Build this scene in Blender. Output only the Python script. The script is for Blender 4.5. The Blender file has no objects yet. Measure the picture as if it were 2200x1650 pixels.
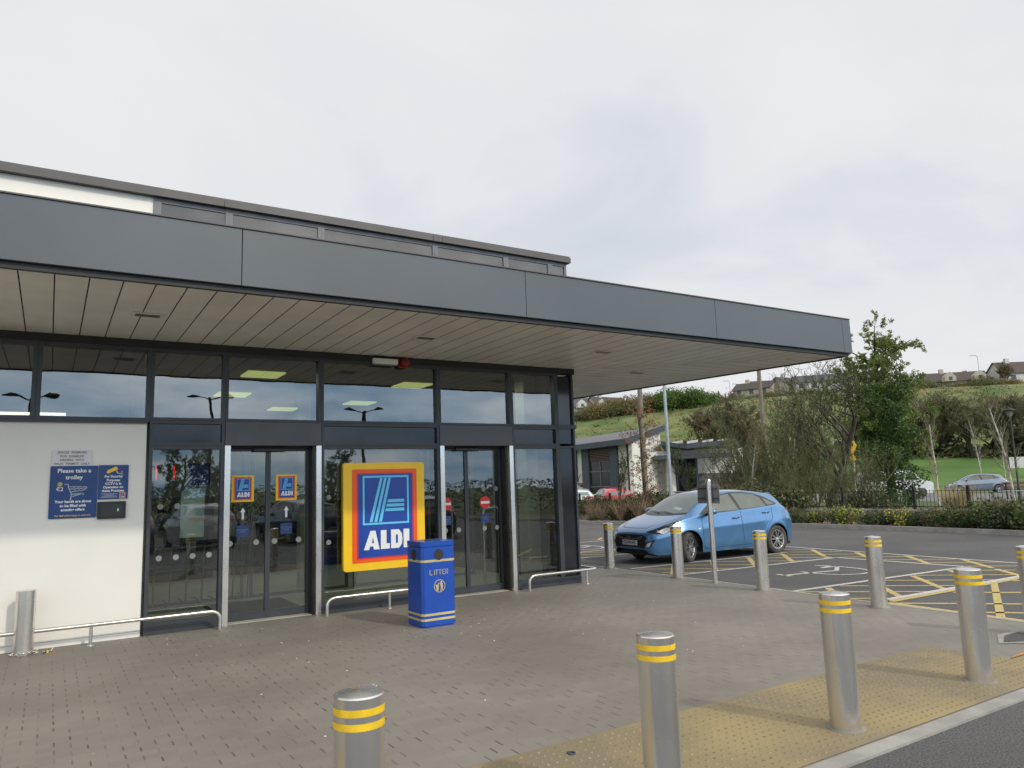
import bpy, bmesh, math, random
import numpy as np
from mathutils import Vector, Matrix
from mathutils.bvhtree import BVHTree
from mathutils.geometry import tessellate_polygon
SC = bpy.context.scene
COL = SC.collection
rad = math.radians
random.seed(7)

# ------------------------------------------------------------------ camera
EYE = Vector((0, 0, 1.68))
RX = (0.8481, 0.0448, 0.5279); RY = (-0.5288, 0.1356, 0.8378); RZ = (-0.0341, -0.9898, 0.1386)   # rows: world X, Y, Z in camera (right, down, forward)
cam_d = bpy.data.cameras.new('camera'); cam = bpy.data.objects.new('camera', cam_d); COL.objects.link(cam)
cam_d.sensor_width = 36; cam_d.lens = 36 * 1577 / 2200; cam_d.clip_start = 0.05; cam_d.clip_end = 6000
cam.matrix_world = Matrix(((RX[0], -RX[1], -RX[2], 0), (RY[0], -RY[1], -RY[2], 0), (RZ[0], -RZ[1], -RZ[2], EYE.z), (0, 0, 0, 1)))
SC.camera = cam
SC.view_settings.view_transform = 'Standard'; SC.view_settings.look = 'None'
SC.view_settings.exposure = 0; SC.view_settings.gamma = 1

# ------------------------------------------------------------------ sky and sun
SUN = Vector((0.247, -0.748, 0.616)).normalized()
w = bpy.data.worlds.new('World'); SC.world = w; w.use_nodes = True
nt = w.node_tree; N = nt.nodes; L = nt.links; N.clear()
def nd(t, **k):
    n = N.new(t)
    for a, b in k.items(): setattr(n, a, b)
    return n
out = nd('ShaderNodeOutputWorld'); sky = nd('ShaderNodeTexSky', sky_type='NISHITA'); sky.sun_disc = False
sky.sun_elevation = math.asin(SUN.z); sky.sun_rotation = math.atan2(SUN.x, SUN.y)
b1 = nd('ShaderNodeBackground'); b1.inputs['Strength'].default_value = 0.10; L.new(sky.outputs[0], b1.inputs[0])
tc = nd('ShaderNodeTexCoord'); sep = nd('ShaderNodeSeparateXYZ'); L.new(tc.outputs['Generated'], sep.inputs[0])
# clouds are laid out on a flat layer overhead: direction divided by its height
zz = nd('ShaderNodeMath', operation='ADD'); zz.inputs[1].default_value = 0.22; L.new(sep.outputs['Z'], zz.inputs[0])
zc = nd('ShaderNodeMath', operation='MAXIMUM'); zc.inputs[1].default_value = 0.08; L.new(zz.outputs[0], zc.inputs[0])
dx = nd('ShaderNodeMath', operation='DIVIDE'); L.new(sep.outputs['X'], dx.inputs[0]); L.new(zc.outputs[0], dx.inputs[1])
dy = nd('ShaderNodeMath', operation='DIVIDE'); L.new(sep.outputs['Y'], dy.inputs[0]); L.new(zc.outputs[0], dy.inputs[1])
cmb = nd('ShaderNodeCombineXYZ'); L.new(dx.outputs[0], cmb.inputs[0]); L.new(dy.outputs[0], cmb.inputs[1])
n1 = nd('ShaderNodeTexNoise'); n1.inputs['Scale'].default_value = 1.0; n1.inputs['Detail'].default_value = 6; n1.inputs['Roughness'].default_value = 0.5
n1.inputs['Distortion'].default_value = 0.5; L.new(cmb.outputs[0], n1.inputs['Vector'])
n2 = nd('ShaderNodeTexNoise'); n2.inputs['Scale'].default_value = 1.5; n2.inputs['Detail'].default_value = 5; L.new(cmb.outputs[0], n2.inputs['Vector'])
cr = nd('ShaderNodeValToRGB'); e = cr.color_ramp.elements
e[0].position = 0.36; e[0].color = (0.735, 0.765, 0.82, 1); e[1].position = 0.58; e[1].color = (0.82, 0.83, 0.845, 1)
L.new(n1.outputs[0], cr.inputs[0])
# a darker, bluer bank of cloud low in the south, behind the photographer
mr = nd('ShaderNodeMapRange'); mr.inputs['From Min'].default_value = 0.15; mr.inputs['From Max'].default_value = -0.55; L.new(sep.outputs['Y'], mr.inputs['Value'])
cs = nd('ShaderNodeValToRGB'); e = cs.color_ramp.elements
e[0].position = 0.38; e[0].color = (0.62, 0.98, 1.36, 1); e[1].position = 0.64; e[1].color = (1.75, 1.90, 2.05, 1); L.new(n2.outputs[0], cs.inputs[0])
hi = nd('ShaderNodeMapRange'); hi.inputs['From Min'].default_value = 0.22; hi.inputs['From Max'].default_value = 0.55; L.new(sep.outputs['Z'], hi.inputs['Value'])
mh = nd('ShaderNodeMix', data_type='RGBA'); L.new(hi.outputs[0], mh.inputs['Factor']); L.new(cs.outputs[0], mh.inputs[6]); mh.inputs[7].default_value = (1.95, 1.88, 1.74, 1)
mx = nd('ShaderNodeMix', data_type='RGBA'); L.new(mr.outputs[0], mx.inputs['Factor']); L.new(cr.outputs[0], mx.inputs[6]); L.new(mh.outputs[2], mx.inputs[7])
b2 = nd('ShaderNodeBackground'); b2.inputs['Strength'].default_value = 1.0; L.new(mx.outputs[2], b2.inputs[0])
cov = nd('ShaderNodeMapRange'); cov.inputs['From Min'].default_value = 0.30; cov.inputs['From Max'].default_value = 0.46
cov.inputs['To Min'].default_value = 0.82; cov.inputs['To Max'].default_value = 1.0; L.new(n1.outputs[0], cov.inputs['Value'])
ms = nd('ShaderNodeMixShader'); L.new(cov.outputs[0], ms.inputs[0]); L.new(b1.outputs[0], ms.inputs[1]); L.new(b2.outputs[0], ms.inputs[2]); L.new(ms.outputs[0], out.inputs[0])
sd = bpy.data.lights.new('sun', 'SUN'); so = bpy.data.objects.new('sun', sd); COL.objects.link(so)
sd.energy = 1.55; sd.angle = rad(2.0); sd.color = (1.0, 0.93, 0.82)
so.rotation_euler = SUN.to_track_quat('Z', 'Y').to_euler()

# ------------------------------------------------------------------ materials
def newmat(name):
    m = bpy.data.materials.new(name); m.use_nodes = True
    n = m.node_tree.nodes; return m, n, m.node_tree.links, n['Principled BSDF']
def M(name, col, rough=0.6, metal=0.0, var=0.12, scale=3.0, coat=0.0, bump=0.0, bscale=40, col2=None, stretch=None, spec=None, emit=0, rlo=0.40, rhi=0.62):
    m, n, l, p = newmat(name)
    tc = n.new('ShaderNodeTexCoord'); src = tc.outputs['Object']
    if stretch:
        mp = n.new('ShaderNodeMapping'); mp.inputs['Scale'].default_value = stretch; l.new(src, mp.inputs[0]); src = mp.outputs[0]
    nz = n.new('ShaderNodeTexNoise'); nz.inputs['Scale'].default_value = scale; nz.inputs['Detail'].default_value = 5; l.new(src, nz.inputs['Vector'])
    r = n.new('ShaderNodeValToRGB'); a = r.color_ramp.elements
    c2 = col2 or [min(1, c * (1 + var)) for c in col]; c1 = col if col2 else [c * (1 - var) for c in col]
    a[0].position = rlo; a[1].position = rhi; a[0].color = (*c1, 1); a[1].color = (*c2, 1)
    l.new(nz.outputs[0], r.inputs[0]); l.new(r.outputs[0], p.inputs['Base Color'])
    p.inputs['Roughness'].default_value = rough; p.inputs['Metallic'].default_value = metal; p.inputs['Coat Weight'].default_value = coat
    p.inputs['Coat Roughness'].default_value = 0.05
    if spec is not None: p.inputs['Specular IOR Level'].default_value = spec
    if emit: l.new(r.outputs[0], p.inputs['Emission Color']); p.inputs['Emission Strength'].default_value = emit
    if bump:
        nb = n.new('ShaderNodeTexNoise'); nb.inputs['Scale'].default_value = bscale; nb.inputs['Detail'].default_value = 4; l.new(src, nb.inputs['Vector'])
        bp = n.new('ShaderNodeBump'); bp.inputs['Strength'].default_value = bump; bp.inputs['Distance'].default_value = 0.01
        l.new(nb.outputs[0], bp.inputs['Height']); l.new(bp.outputs[0], p.inputs['Normal'])
    return m
def glass(name, tint, f0=0.25, rough=0.0):
    m, n, l, p = newmat(name); n.remove(p)
    o = n['Material Output']
    tr = n.new('ShaderNodeBsdfTransparent'); tr.inputs[0].default_value = (*tint, 1)
    gl = n.new('ShaderNodeBsdfGlossy'); gl.inputs['Roughness'].default_value = rough; gl.inputs[0].default_value = (0.93, 0.97, 1, 1)
    lw = n.new('ShaderNodeLayerWeight'); lw.inputs[0].default_value = 0.35
    mr = n.new('ShaderNodeMapRange'); mr.inputs['To Min'].default_value = f0; mr.inputs['To Max'].default_value = 1.0
    # long, faint waves of the pane
    tc = n.new('ShaderNodeTexCoord'); nz = n.new('ShaderNodeTexNoise'); nz.inputs['Scale'].default_value = 1.3; l.new(tc.outputs['Object'], nz.inputs[0])
    bp = n.new('ShaderNodeBump'); bp.inputs['Strength'].default_value = 0.10; bp.inputs['Distance'].default_value = 0.02; l.new(nz.outputs[0], bp.inputs['Height'])
    l.new(bp.outputs[0], gl.inputs['Normal'])
    mix = n.new('ShaderNodeMixShader'); l.new(lw.outputs['Fresnel'], mr.inputs[0]); l.new(mr.outputs[0], mix.inputs[0])
    l.new(tr.outputs[0], mix.inputs[1]); l.new(gl.outputs[0], mix.inputs[2]); l.new(mix.outputs[0], o.inputs[0]); return m
def pavers():
    m, n, l, p = newmat('grey_block_pavers')
    def mt(op, a, b=None):
        x = n.new('ShaderNodeMath'); x.operation = op
        for i, v in enumerate((a, b)):
            if v is None: continue
            if isinstance(v, (int, float)): x.inputs[i].default_value = v
            else: l.new(v, x.inputs[i])
        return x.outputs[0]
    g = n.new('ShaderNodeNewGeometry'); s = n.new('ShaderNodeSeparateXYZ'); l.new(g.outputs['Position'], s.inputs[0])
    row = mt('FLOOR', mt('DIVIDE', s.outputs[1], 0.1)); off = mt('MULTIPLY', mt('FLOORED_MODULO', row, 2.0), 0.5)
    u = mt('ADD', mt('DIVIDE', s.outputs[0], 0.2), off); fu = mt('FRACT', u); fv = mt('FRACT', mt('DIVIDE', s.outputs[1], 0.1)); cu = mt('FLOOR', u)
    cb = n.new('ShaderNodeCombineXYZ'); l.new(cu, cb.inputs[0]); l.new(row, cb.inputs[1])
    wn = n.new('ShaderNodeTexWhiteNoise'); l.new(cb.outputs[0], wn.inputs['Vector'])
    ju = mt('LESS_THAN', fu, 0.06); jv = mt('LESS_THAN', fv, 0.05)
    wn2 = n.new('ShaderNodeTexWhiteNoise'); wn2.noise_dimensions = '4D'; wn2.inputs['W'].default_value = 3; l.new(cb.outputs[0], wn2.inputs['Vector'])
    ju = mt('MULTIPLY', ju, mt('ADD', mt('POWER', wn2.outputs[0], 1.6), 0.02))
    j = mt('MAXIMUM', ju, mt('MULTIPLY', jv, 0.05))
    nz = n.new('ShaderNodeTexNoise'); nz.inputs['Scale'].default_value = 0.55; nz.inputs['Detail'].default_value = 6; l.new(g.outputs['Position'], nz.inputs[0])
    r = n.new('ShaderNodeValToRGB'); a = r.color_ramp.elements; a[0].position = 0.35; a[1].position = 0.65
    a[0].color = (0.178, 0.160, 0.137, 1); a[1].color = (0.232, 0.212, 0.184, 1); l.new(nz.outputs[0], r.inputs[0])
    nf = n.new('ShaderNodeTexNoise'); nf.inputs['Scale'].default_value = 90; nf.inputs['Detail'].default_value = 3; l.new(g.outputs['Position'], nf.inputs[0])
    k = mt('ADD', mt('ADD', mt('MULTIPLY', wn.outputs[0], 0.09), mt('MULTIPLY', nf.outputs[0], 0.35)), 0.78)
    k = mt('MULTIPLY', k, mt('SUBTRACT', 1.0, mt('MULTIPLY', j, mt('MULTIPLY', nz.outputs[0], 1.15))))
    # small pale specks: chewing gum and grit
    vo = n.new('ShaderNodeTexVoronoi'); vo.inputs['Scale'].default_value = 2.6; l.new(g.outputs['Position'], vo.inputs['Vector'])
    sp = mt('LESS_THAN', vo.outputs['Distance'], 0.022)
    mm = n.new('ShaderNodeMix'); mm.data_type = 'RGBA'; mm.blend_type = 'MULTIPLY'; mm.inputs[0].default_value = 1; l.new(r.outputs[0], mm.inputs[6]); l.new(k, mm.inputs[7])
    m2 = n.new('ShaderNodeMix'); m2.data_type = 'RGBA'; l.new(mt('MULTIPLY', sp, 0.7), m2.inputs[0]); l.new(mm.outputs[2], m2.inputs[6]); m2.inputs[7].default_value = (0.45, 0.43, 0.38, 1)
    l.new(m2.outputs[2], p.inputs['Base Color']); p.inputs['Roughness'].default_value = 0.62
    bp = n.new('ShaderNodeBump'); bp.inputs['Distance'].default_value = 0.004; bp.inputs['Strength'].default_value = 0.6; l.new(mt('ADD', mt('MULTIPLY', j, -1.0), mt('MULTIPLY', nf.outputs[0], 0.5)), bp.inputs['Height']); l.new(bp.outputs[0], p.inputs['Normal'])
    return m
def asphalt():
    m, n, l, p = newmat('asphalt'); g = n.new('ShaderNodeNewGeometry')
    a1 = n.new('ShaderNodeTexNoise'); a1.inputs['Scale'].default_value = 0.35; a1.inputs['Detail'].default_value = 6; l.new(g.outputs['Position'], a1.inputs[0])
    a2 = n.new('ShaderNodeTexNoise'); a2.inputs['Scale'].default_value = 75; a2.inputs['Detail'].default_value = 3; l.new(g.outputs['Position'], a2.inputs[0])
    r1 = n.new('ShaderNodeValToRGB'); e = r1.color_ramp.elements; e[0].position = .35; e[1].position = .65; e[0].color = (.070, .068, .070, 1); e[1].color = (.102, .099, .100, 1); l.new(a1.outputs[0], r1.inputs[0])
    r2 = n.new('ShaderNodeValToRGB'); e = r2.color_ramp.elements; e[0].position = .38; e[1].position = .64; e[0].color = (.62, .62, .62, 1); e[1].color = (1.4, 1.4, 1.4, 1); l.new(a2.outputs[0], r2.inputs[0])
    mm = n.new('ShaderNodeMix'); mm.data_type = 'RGBA'; mm.blend_type = 'MULTIPLY'; mm.inputs[0].default_value = 1; l.new(r1.outputs[0], mm.inputs[6]); l.new(r2.outputs[0], mm.inputs[7])
    l.new(mm.outputs[2], p.inputs['Base Color']); p.inputs['Roughness'].default_value = 0.8
    bp = n.new('ShaderNodeBump'); bp.inputs['Distance'].default_value = 0.006; bp.inputs['Strength'].default_value = .8; l.new(a2.outputs[0], bp.inputs['Height']); l.new(bp.outputs[0], p.inputs['Normal']); return m
def worn_paint(name, col, under=(0.1, 0.1, 0.1), wear=0.42):
    m, n, l, p = newmat(name); g = n.new('ShaderNodeNewGeometry')
    a1 = n.new('ShaderNodeTexNoise'); a1.inputs['Scale'].default_value = 22; a1.inputs['Detail'].default_value = 8; a1.inputs['Roughness'].default_value = .7; l.new(g.outputs['Position'], a1.inputs[0])
    r = n.new('ShaderNodeValToRGB'); e = r.color_ramp.elements; e[0].position = wear - .07; e[1].position = wear + .04; e[0].color = (*under, 1); e[1].color = (*col, 1)
    l.new(a1.outputs[0], r.inputs[0]); l.new(r.outputs[0], p.inputs['Base Color']); p.inputs['Roughness'].default_value = .7; return m
def leafmat(name, c1, c2, sc=1.2):
    m, n, l, p = newmat(name); g = n.new('ShaderNodeNewGeometry')
    a = n.new('ShaderNodeTexNoise'); a.inputs['Scale'].default_value = sc; a.inputs['Detail'].default_value = 4; l.new(g.outputs['Position'], a.inputs[0])
    r = n.new('ShaderNodeValToRGB'); e = r.color_ramp.elements; e[0].position = .36; e[1].position = .64; e[0].color = (*c1, 1); e[1].color = (*c2, 1); l.new(a.outputs[0], r.inputs[0])
    l.new(r.outputs[0], p.inputs['Base Color']); p.inputs['Roughness'].default_value = .55
    tl = n.new('ShaderNodeBsdfTranslucent'); l.new(r.outputs[0], tl.inputs[0]); mx = n.new('ShaderNodeMixShader'); mx.inputs[0].default_value = .3
    l.new(p.outputs[0], mx.inputs[1]); l.new(tl.outputs[0], mx.inputs[2]); l.new(mx.outputs[0], n['Material Output'].inputs[0]); return m
def steelmat():
    m, n, l, p = newmat('brushed_steel'); tc = n.new('ShaderNodeTexCoord'); mp = n.new('ShaderNodeMapping'); mp.inputs['Scale'].default_value = (4, 4, .3); l.new(tc.outputs['Object'], mp.inputs[0])
    a = n.new('ShaderNodeTexNoise'); a.inputs['Scale'].default_value = 2; a.inputs['Detail'].default_value = 1; l.new(mp.outputs[0], a.inputs[0])
    b = n.new('ShaderNodeTexNoise'); b.inputs['Scale'].default_value = 3; b.inputs['Detail'].default_value = 1; l.new(tc.outputs['Object'], b.inputs[0])
    r = n.new('ShaderNodeMapRange'); r.inputs['From Min'].default_value = .3; r.inputs['From Max'].default_value = .7; r.inputs['To Min'].default_value = .24; r.inputs['To Max'].default_value = .31; l.new(b.outputs[0], r.inputs[0]); l.new(r.outputs[0], p.inputs['Roughness'])
    c = n.new('ShaderNodeValToRGB'); e = c.color_ramp.elements; e[0].position = .3; e[1].position = .7; e[0].color = (.66, .635, .60, 1); e[1].color = (.76, .735, .70, 1); l.new(a.outputs[0], c.inputs[0]); l.new(c.outputs[0], p.inputs['Base Color'])
    p.inputs['Metallic'].default_value = .93
    return m

STEEL = steelmat()
FRAME = M('anthracite_powder_coat', (0.040, 0.045, 0.052), .42, var=.1)
FASCIA = M('grey_metallic_panel', (0.080, 0.092, 0.104), .40, metal=.1, var=.07, scale=.5)
COPING = M('mid_grey_coping', (0.085, 0.080, 0.079), .5, metal=.15, var=.06)
CLERF = M('light_grey_frame', (0.135, 0.138, 0.15), .4, metal=.1)
CLERP = M('smoky_opaque_panel', (0.14, 0.132, 0.128), .12, metal=.35, var=.15, scale=1.2)
DARK = M('dark_recess', (0.022, 0.022, 0.024), .6)
BLACK = M('black_plastic', (0.015, 0.015, 0.016), .35)
BLACKP = M('black_gloss_panel', (0.018, 0.020, 0.026), .10, var=.15)
SOFFIT = M('cream_soffit_board', (0.73, 0.70, 0.62), .38, var=.06, scale=1.5)
RENDER = M('white_wall_panel', (0.80, 0.765, 0.70), .55, var=.025, scale=.9, bump=.05, bscale=60)
SPANDREL = M('grey_door_header', (0.075, 0.079, 0.085), .4, var=.06)
GLASS = glass('shop_glass', (.50, .54, .50), .145)
GLASSL = glass('lower_shop_glass', (.58, .64, .60), .085)
BLUE = M('bin_blue_paint', (0.006, 0.062, 0.36), .32, coat=.15, var=.08, scale=4)
GOLD = M('gold_print', (0.52, 0.42, 0.16), .5)
SBLUE = M('sign_blue', (0.010, 0.055, 0.33), .35, var=.05)
SYEL = M('sign_yellow', (0.90, 0.55, 0.012), .35, var=.03)
SORG = M('sign_orange', (0.85, 0.10, 0.006), .35, var=.03)
SRED = M('sign_red', (0.70, 0.02, 0.02), .4, var=.03)
SCYAN = M('sign_light_blue', (0.13, 0.55, 0.85), .35, var=.03)
WHITE = M('white_print', (0.80, 0.80, 0.78), .45, var=.03)
FROST = M('frosted_dot', (0.21, 0.225, 0.21), .6)
NAVY = M('notice_navy', (0.012, 0.050, 0.20), .4, var=.06)
GREYTXT = M('dark_grey_print', (0.10, 0.09, 0.11), .6)
PAPER = M('pale_grey_notice', (0.56, 0.54, 0.55), .6, var=.03)
BANDY = M('yellow_band', (0.80, 0.52, 0.02), .45, var=.08, scale=20)
PAV = pavers(); ASPH = asphalt()
KERB = M('pale_concrete_kerb', (0.30, 0.29, 0.27), .8, var=.12, scale=4, bump=.3)
TACT = M('buff_tactile_paving', (0.205, 0.170, 0.105), .7, scale=.9, col2=(0.31, 0.240, 0.115), bump=.3, bscale=120)
DOMEM = M('buff_tactile_stud', (0.235, 0.19, 0.10), .65, var=.25, scale=8)
ORNG = M('orange_tactile_paving', (0.50, 0.22, 0.06), .7, var=.3, scale=14)
LINEW = worn_paint('white_road_paint', (0.52, 0.51, 0.48)); LINEY = worn_paint('yellow_road_paint', (0.50, 0.39, 0.14))
GRASS = M('grass', (0.055, 0.100, 0.020), .95, col2=(0.160, 0.165, 0.058), scale=.16, bump=.9, bscale=1.2, rlo=.35, rhi=.66)
LAWN = M('mown_lawn', (0.045, 0.105, 0.012), .9, col2=(0.075, 0.15, 0.020), scale=.15)
SOIL = M('bark_mulch', (0.11, 0.075, 0.05), .95, col2=(0.24, 0.18, 0.13), scale=6, bump=.6)
BARK = M('brown_bark', (0.060, 0.048, 0.036), .9, var=.3, scale=4)
TWIG = M('olive_brown_twig', (0.17, 0.135, 0.085), .9, var=.3, scale=2)
RTWIG = M('reddish_twig', (0.27, 0.20, 0.14), .9, var=.3, scale=3)
DTWIG = M('dark_olive_twig', (0.165, 0.145, 0.09), .9, var=.3, scale=1)
BIRCH = M('white_birch_bark', (0.42, 0.39, 0.35), .8, var=.3, scale=5)
L_IVY = leafmat('ivy_green', (0.022, 0.055, 0.012), (0.09, 0.16, 0.03)); L_SPR = leafmat('spring_green', (0.10, 0.16, 0.03), (0.22, 0.28, 0.07))
L_OLV = leafmat('olive_leaf', (0.095, 0.105, 0.034), (0.22, 0.21, 0.085)); L_DRK = leafmat('dark_shrub', (0.026, 0.038, 0.015), (0.07, 0.085, 0.032))
L_BRI = leafmat('bright_bush', (0.05, 0.11, 0.018), (0.11, 0.18, 0.035), .4); L_YEL = leafmat('yellow_leaf', (0.30, 0.32, 0.05), (0.50, 0.48, 0.10)); L_BRN = leafmat('rust_leaf', (0.16, 0.075, 0.03), (0.30, 0.15, 0.05))
L_LAV = leafmat('grey_green_leaf', (0.045, 0.065, 0.04), (0.11, 0.135, 0.09), 2); L_GRN = leafmat('fresh_green_leaf', (0.03, 0.065, 0.015), (0.11, 0.16, 0.04), 2)

# ------------------------------------------------------------------ mesh helpers
def tag(o, label=None, cat=None, group=None, kind=None):
    for k, v in (('label', label), ('category', cat), ('group', group), ('kind', kind)):
        if v: o[k] = v
    return o
def empty(name, loc=(0, 0, 0), rz=0, **k):
    o = bpy.data.objects.new(name, None); COL.objects.link(o); o.location = loc; o.rotation_euler = (0, 0, rz); o.empty_display_size = .2
    return tag(o, **k)
class MB:
    def __init__(s): s.v = []; s.f = []; s.m = []; s.ms = []; s.sm = []
    def mi(s, m):
        if m not in s.ms: s.ms.append(m)
        return s.ms.index(m)
    def add(s, vs, fs, m, smooth=False):
        b = len(s.v); s.v += [tuple(v) for v in vs]; i = s.mi(m)
        for f in fs: s.f.append([b + k for k in f]); s.m.append(i); s.sm.append(smooth)
    def box(s, x0, x1, y0, y1, z0, z1, m, c=0):
        if c <= 0:
            vs = [(x, y, z) for z in (z0, z1) for y in (y0, y1) for x in (x0, x1)]
            s.add(vs, [(0, 2, 3, 1), (4, 5, 7, 6), (0, 1, 5, 4), (2, 6, 7, 3), (0, 4, 6, 2), (1, 3, 7, 5)], m)
        else:
            bm = bmesh.new(); bmesh.ops.create_cube(bm, size=1); bmesh.ops.scale(bm, vec=(x1 - x0, y1 - y0, z1 - z0), verts=bm.verts)
            bmesh.ops.bevel(bm, geom=bm.edges[:], offset=c, segments=2, affect='EDGES', profile=.6); s.bm(bm, m, Matrix.Translation(((x0 + x1) / 2, (y0 + y1) / 2, (z0 + z1) / 2)))
    def bm(s, bm, m, mat=Matrix(), smooth=False):
        bm.verts.index_update(); s.add([mat @ v.co for v in bm.verts], [[v.index for v in f.verts] for f in bm.faces], m, smooth); bm.free()
    def obox(s, a, b, wd, h, m):     # a beam from a to b
        a = Vector(a); b = Vector(b); d = (b - a).normalized(); up = Vector((0, 0, 1)) if abs(d.z) < .95 else Vector((0, 1, 0))
        r = d.cross(up).normalized() * wd / 2; u = r.cross(d).normalized() * h / 2
        vs = [p + i * r + j * u for p in (a, b) for j in (-1, 1) for i in (-1, 1)]
        s.add(vs, [(0, 2, 3, 1), (4, 5, 7, 6), (0, 1, 5, 4), (2, 6, 7, 3), (0, 4, 6, 2), (1, 3, 7, 5)], m)
    def tube(s, pts, r, m, n=8, cap=True, smooth=True):
        pts = [Vector(p) for p in pts]; rs = r if isinstance(r, (list, tuple)) else [r] * len(pts); vs = []; fs = []; prev = None
        for i, p in enumerate(pts):
            d = (pts[min(i + 1, len(pts) - 1)] - pts[max(i - 1, 0)]).normalized()
            if prev is None: a = d.orthogonal().normalized()
            else:
                a = prev - d * prev.dot(d)
                a = a.normalized() if a.length > 1e-6 else d.orthogonal().normalized()
            prev = a; b = d.cross(a)
            vs += [p + rs[i] * (math.cos(2 * math.pi * k / n) * a + math.sin(2 * math.pi * k / n) * b) for k in range(n)]
        for i in range(len(pts) - 1):
            for k in range(n): fs.append((i * n + k, i * n + (k + 1) % n, (i + 1) * n + (k + 1) % n, (i + 1) * n + k))
        s.add(vs, fs, m, smooth)
        if cap: s.add(vs[:n], [tuple(range(n - 1, -1, -1))], m); s.add(vs[-n:], [tuple(range(n))], m)
    def lathe(s, prof, m, n=32, mat=Matrix(), smooth=True):   # prof: (r, z)
        vs = []; fs = []
        for (r, z) in prof: vs += [mat @ Vector((r * math.cos(2 * math.pi * k / n), r * math.sin(2 * math.pi * k / n), z)) for k in range(n)]
        for i in range(len(prof) - 1):
            for k in range(n): fs.append((i * n + k, i * n + (k + 1) % n, (i + 1) * n + (k + 1) % n, (i + 1) * n + k))
        s.add(vs, fs, m, smooth)
    def plate(s, poly, O, U, V, m, t=0.0):   # flat polygon in the (U,V) frame at O, thickness t towards U x V
        O = Vector(O); U = Vector(U); V = Vector(V); W = U.cross(V).normalized(); p = [O + U * a + V * b + W * t for a, b in poly]
        tri = tessellate_polygon([[Vector((a, b, 0)) for a, b in poly]])
        area = sum(poly[i][0] * poly[(i + 1) % len(poly)][1] - poly[(i + 1) % len(poly)][0] * poly[i][1] for i in range(len(poly)))
        def ori(f):
            a, b, c = [poly[i] for i in f]; return f if (b[0] - a[0]) * (c[1] - a[1]) - (c[0] - a[0]) * (b[1] - a[1]) > 0 else (f[0], f[2], f[1])
        tri = [ori(f) for f in tri]; s.add(p, tri, m)
        if t:
            q = [v - W * t for v in p]; k = len(p); s.add(q, [tuple(reversed(f)) for f in tri], m)
            s.add(p + q, [((i, i + k, (i + 1) % k + k, (i + 1) % k) if area > 0 else (i, (i + 1) % k, (i + 1) % k + k, i + k)) for i in range(k)], m)
    def text(s, body, O, U, V, size, m, bold=0.0, align='CENTER', lift=0.0, sx=1.0):
        cu = bpy.data.curves.new('t', 'FONT'); cu.body = body; cu.size = size; cu.offset = bold; cu.align_x = align; cu.align_y = 'CENTER'; cu.resolution_u = 2
        o = bpy.data.objects.new('t', cu); COL.objects.link(o); dg = bpy.context.evaluated_depsgraph_get(); me = bpy.data.meshes.new_from_object(o.evaluated_get(dg))
        O = Vector(O); U = Vector(U).normalized(); V = Vector(V).normalized(); W = U.cross(V)
        s.add([O + U * v.co.x * sx + V * v.co.y + W * lift for v in me.vertices], [list(p.vertices) for p in me.polygons], m)
        bpy.data.objects.remove(o); bpy.data.curves.remove(cu); bpy.data.meshes.remove(me)
    def build(s, name, parent=None, loc=None, bevel=0, **k):
        me = bpy.data.meshes.new(name); me.from_pydata(s.v, [], s.f)
        for m in s.ms: me.materials.append(m)
        me.polygons.foreach_set('material_index', s.m); me.polygons.foreach_set('use_smooth', s.sm); me.update()
        o = bpy.data.objects.new(name, me); COL.objects.link(o)
        if parent: o.parent = parent
        if loc: o.location = loc
        if bevel:
            b = o.modifiers.new('bevel', 'BEVEL'); b.width = bevel; b.segments = 2; b.limit_method = 'ANGLE'
        return tag(o, **k)
def copy_tree(o, parent=None):
    c = o.copy(); COL.objects.link(c)
    if parent: c.parent = parent; c.matrix_parent_inverse = o.matrix_parent_inverse
    for ch in list(o.children): copy_tree(ch, c)
    return c
def rrect(x0, y0, x1, y1, r, n=5):
    p = []
    for cx, cy, a in ((x1 - r, y0 + r, -90), (x1 - r, y1 - r, 0), (x0 + r, y1 - r, 90), (x0 + r, y0 + r, 180)):
        p += [(cx + r * math.cos(rad(a + 90 * i / n)), cy + r * math.sin(rad(a + 90 * i / n))) for i in range(n + 1)]
    return p
def circ(cx, cy, r, n=24): return [(cx + r * math.cos(2 * math.pi * i / n), cy + r * math.sin(2 * math.pi * i / n)) for i in range(n)]
def spot(px, d, z=0.0):         # where the sight line through column px meets horizontal distance d
    py = 1046 - .0343 * (px - 1100); c = (px - 1100, py - 825, 1577)
    x = sum(a * b for a, b in zip(RX, c)); y = sum(a * b for a, b in zip(RY, c)); h = math.hypot(x, y); return Vector((x / h * d, y / h * d, z))
def inter(x, pts):              # smooth monotone interpolation
    xs = [p[0] for p in pts]; ys = [p[1] for p in pts]
    if x <= xs[0]: return ys[0]
    if x >= xs[-1]: return ys[-1]
    i = max(k for k in range(len(xs) - 1) if xs[k] <= x); h = xs[i + 1] - xs[i]; t = (x - xs[i]) / h
    def sl(k):
        if k <= 0: return (ys[1] - ys[0]) / (xs[1] - xs[0])
        if k >= len(xs) - 1: return (ys[-1] - ys[-2]) / (xs[-1] - xs[-2])
        a = (ys[k] - ys[k - 1]) / (xs[k] - xs[k - 1]); b = (ys[k + 1] - ys[k]) / (xs[k + 1] - xs[k]); return 0 if a * b <= 0 else 2 * a * b / (a + b)
    m0 = sl(i) * h; m1 = sl(i + 1) * h
    return (2 * t ** 3 - 3 * t * t + 1) * ys[i] + (t ** 3 - 2 * t * t + t) * m0 + (-2 * t ** 3 + 3 * t * t) * ys[i + 1] + (t ** 3 - t * t) * m1

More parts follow.
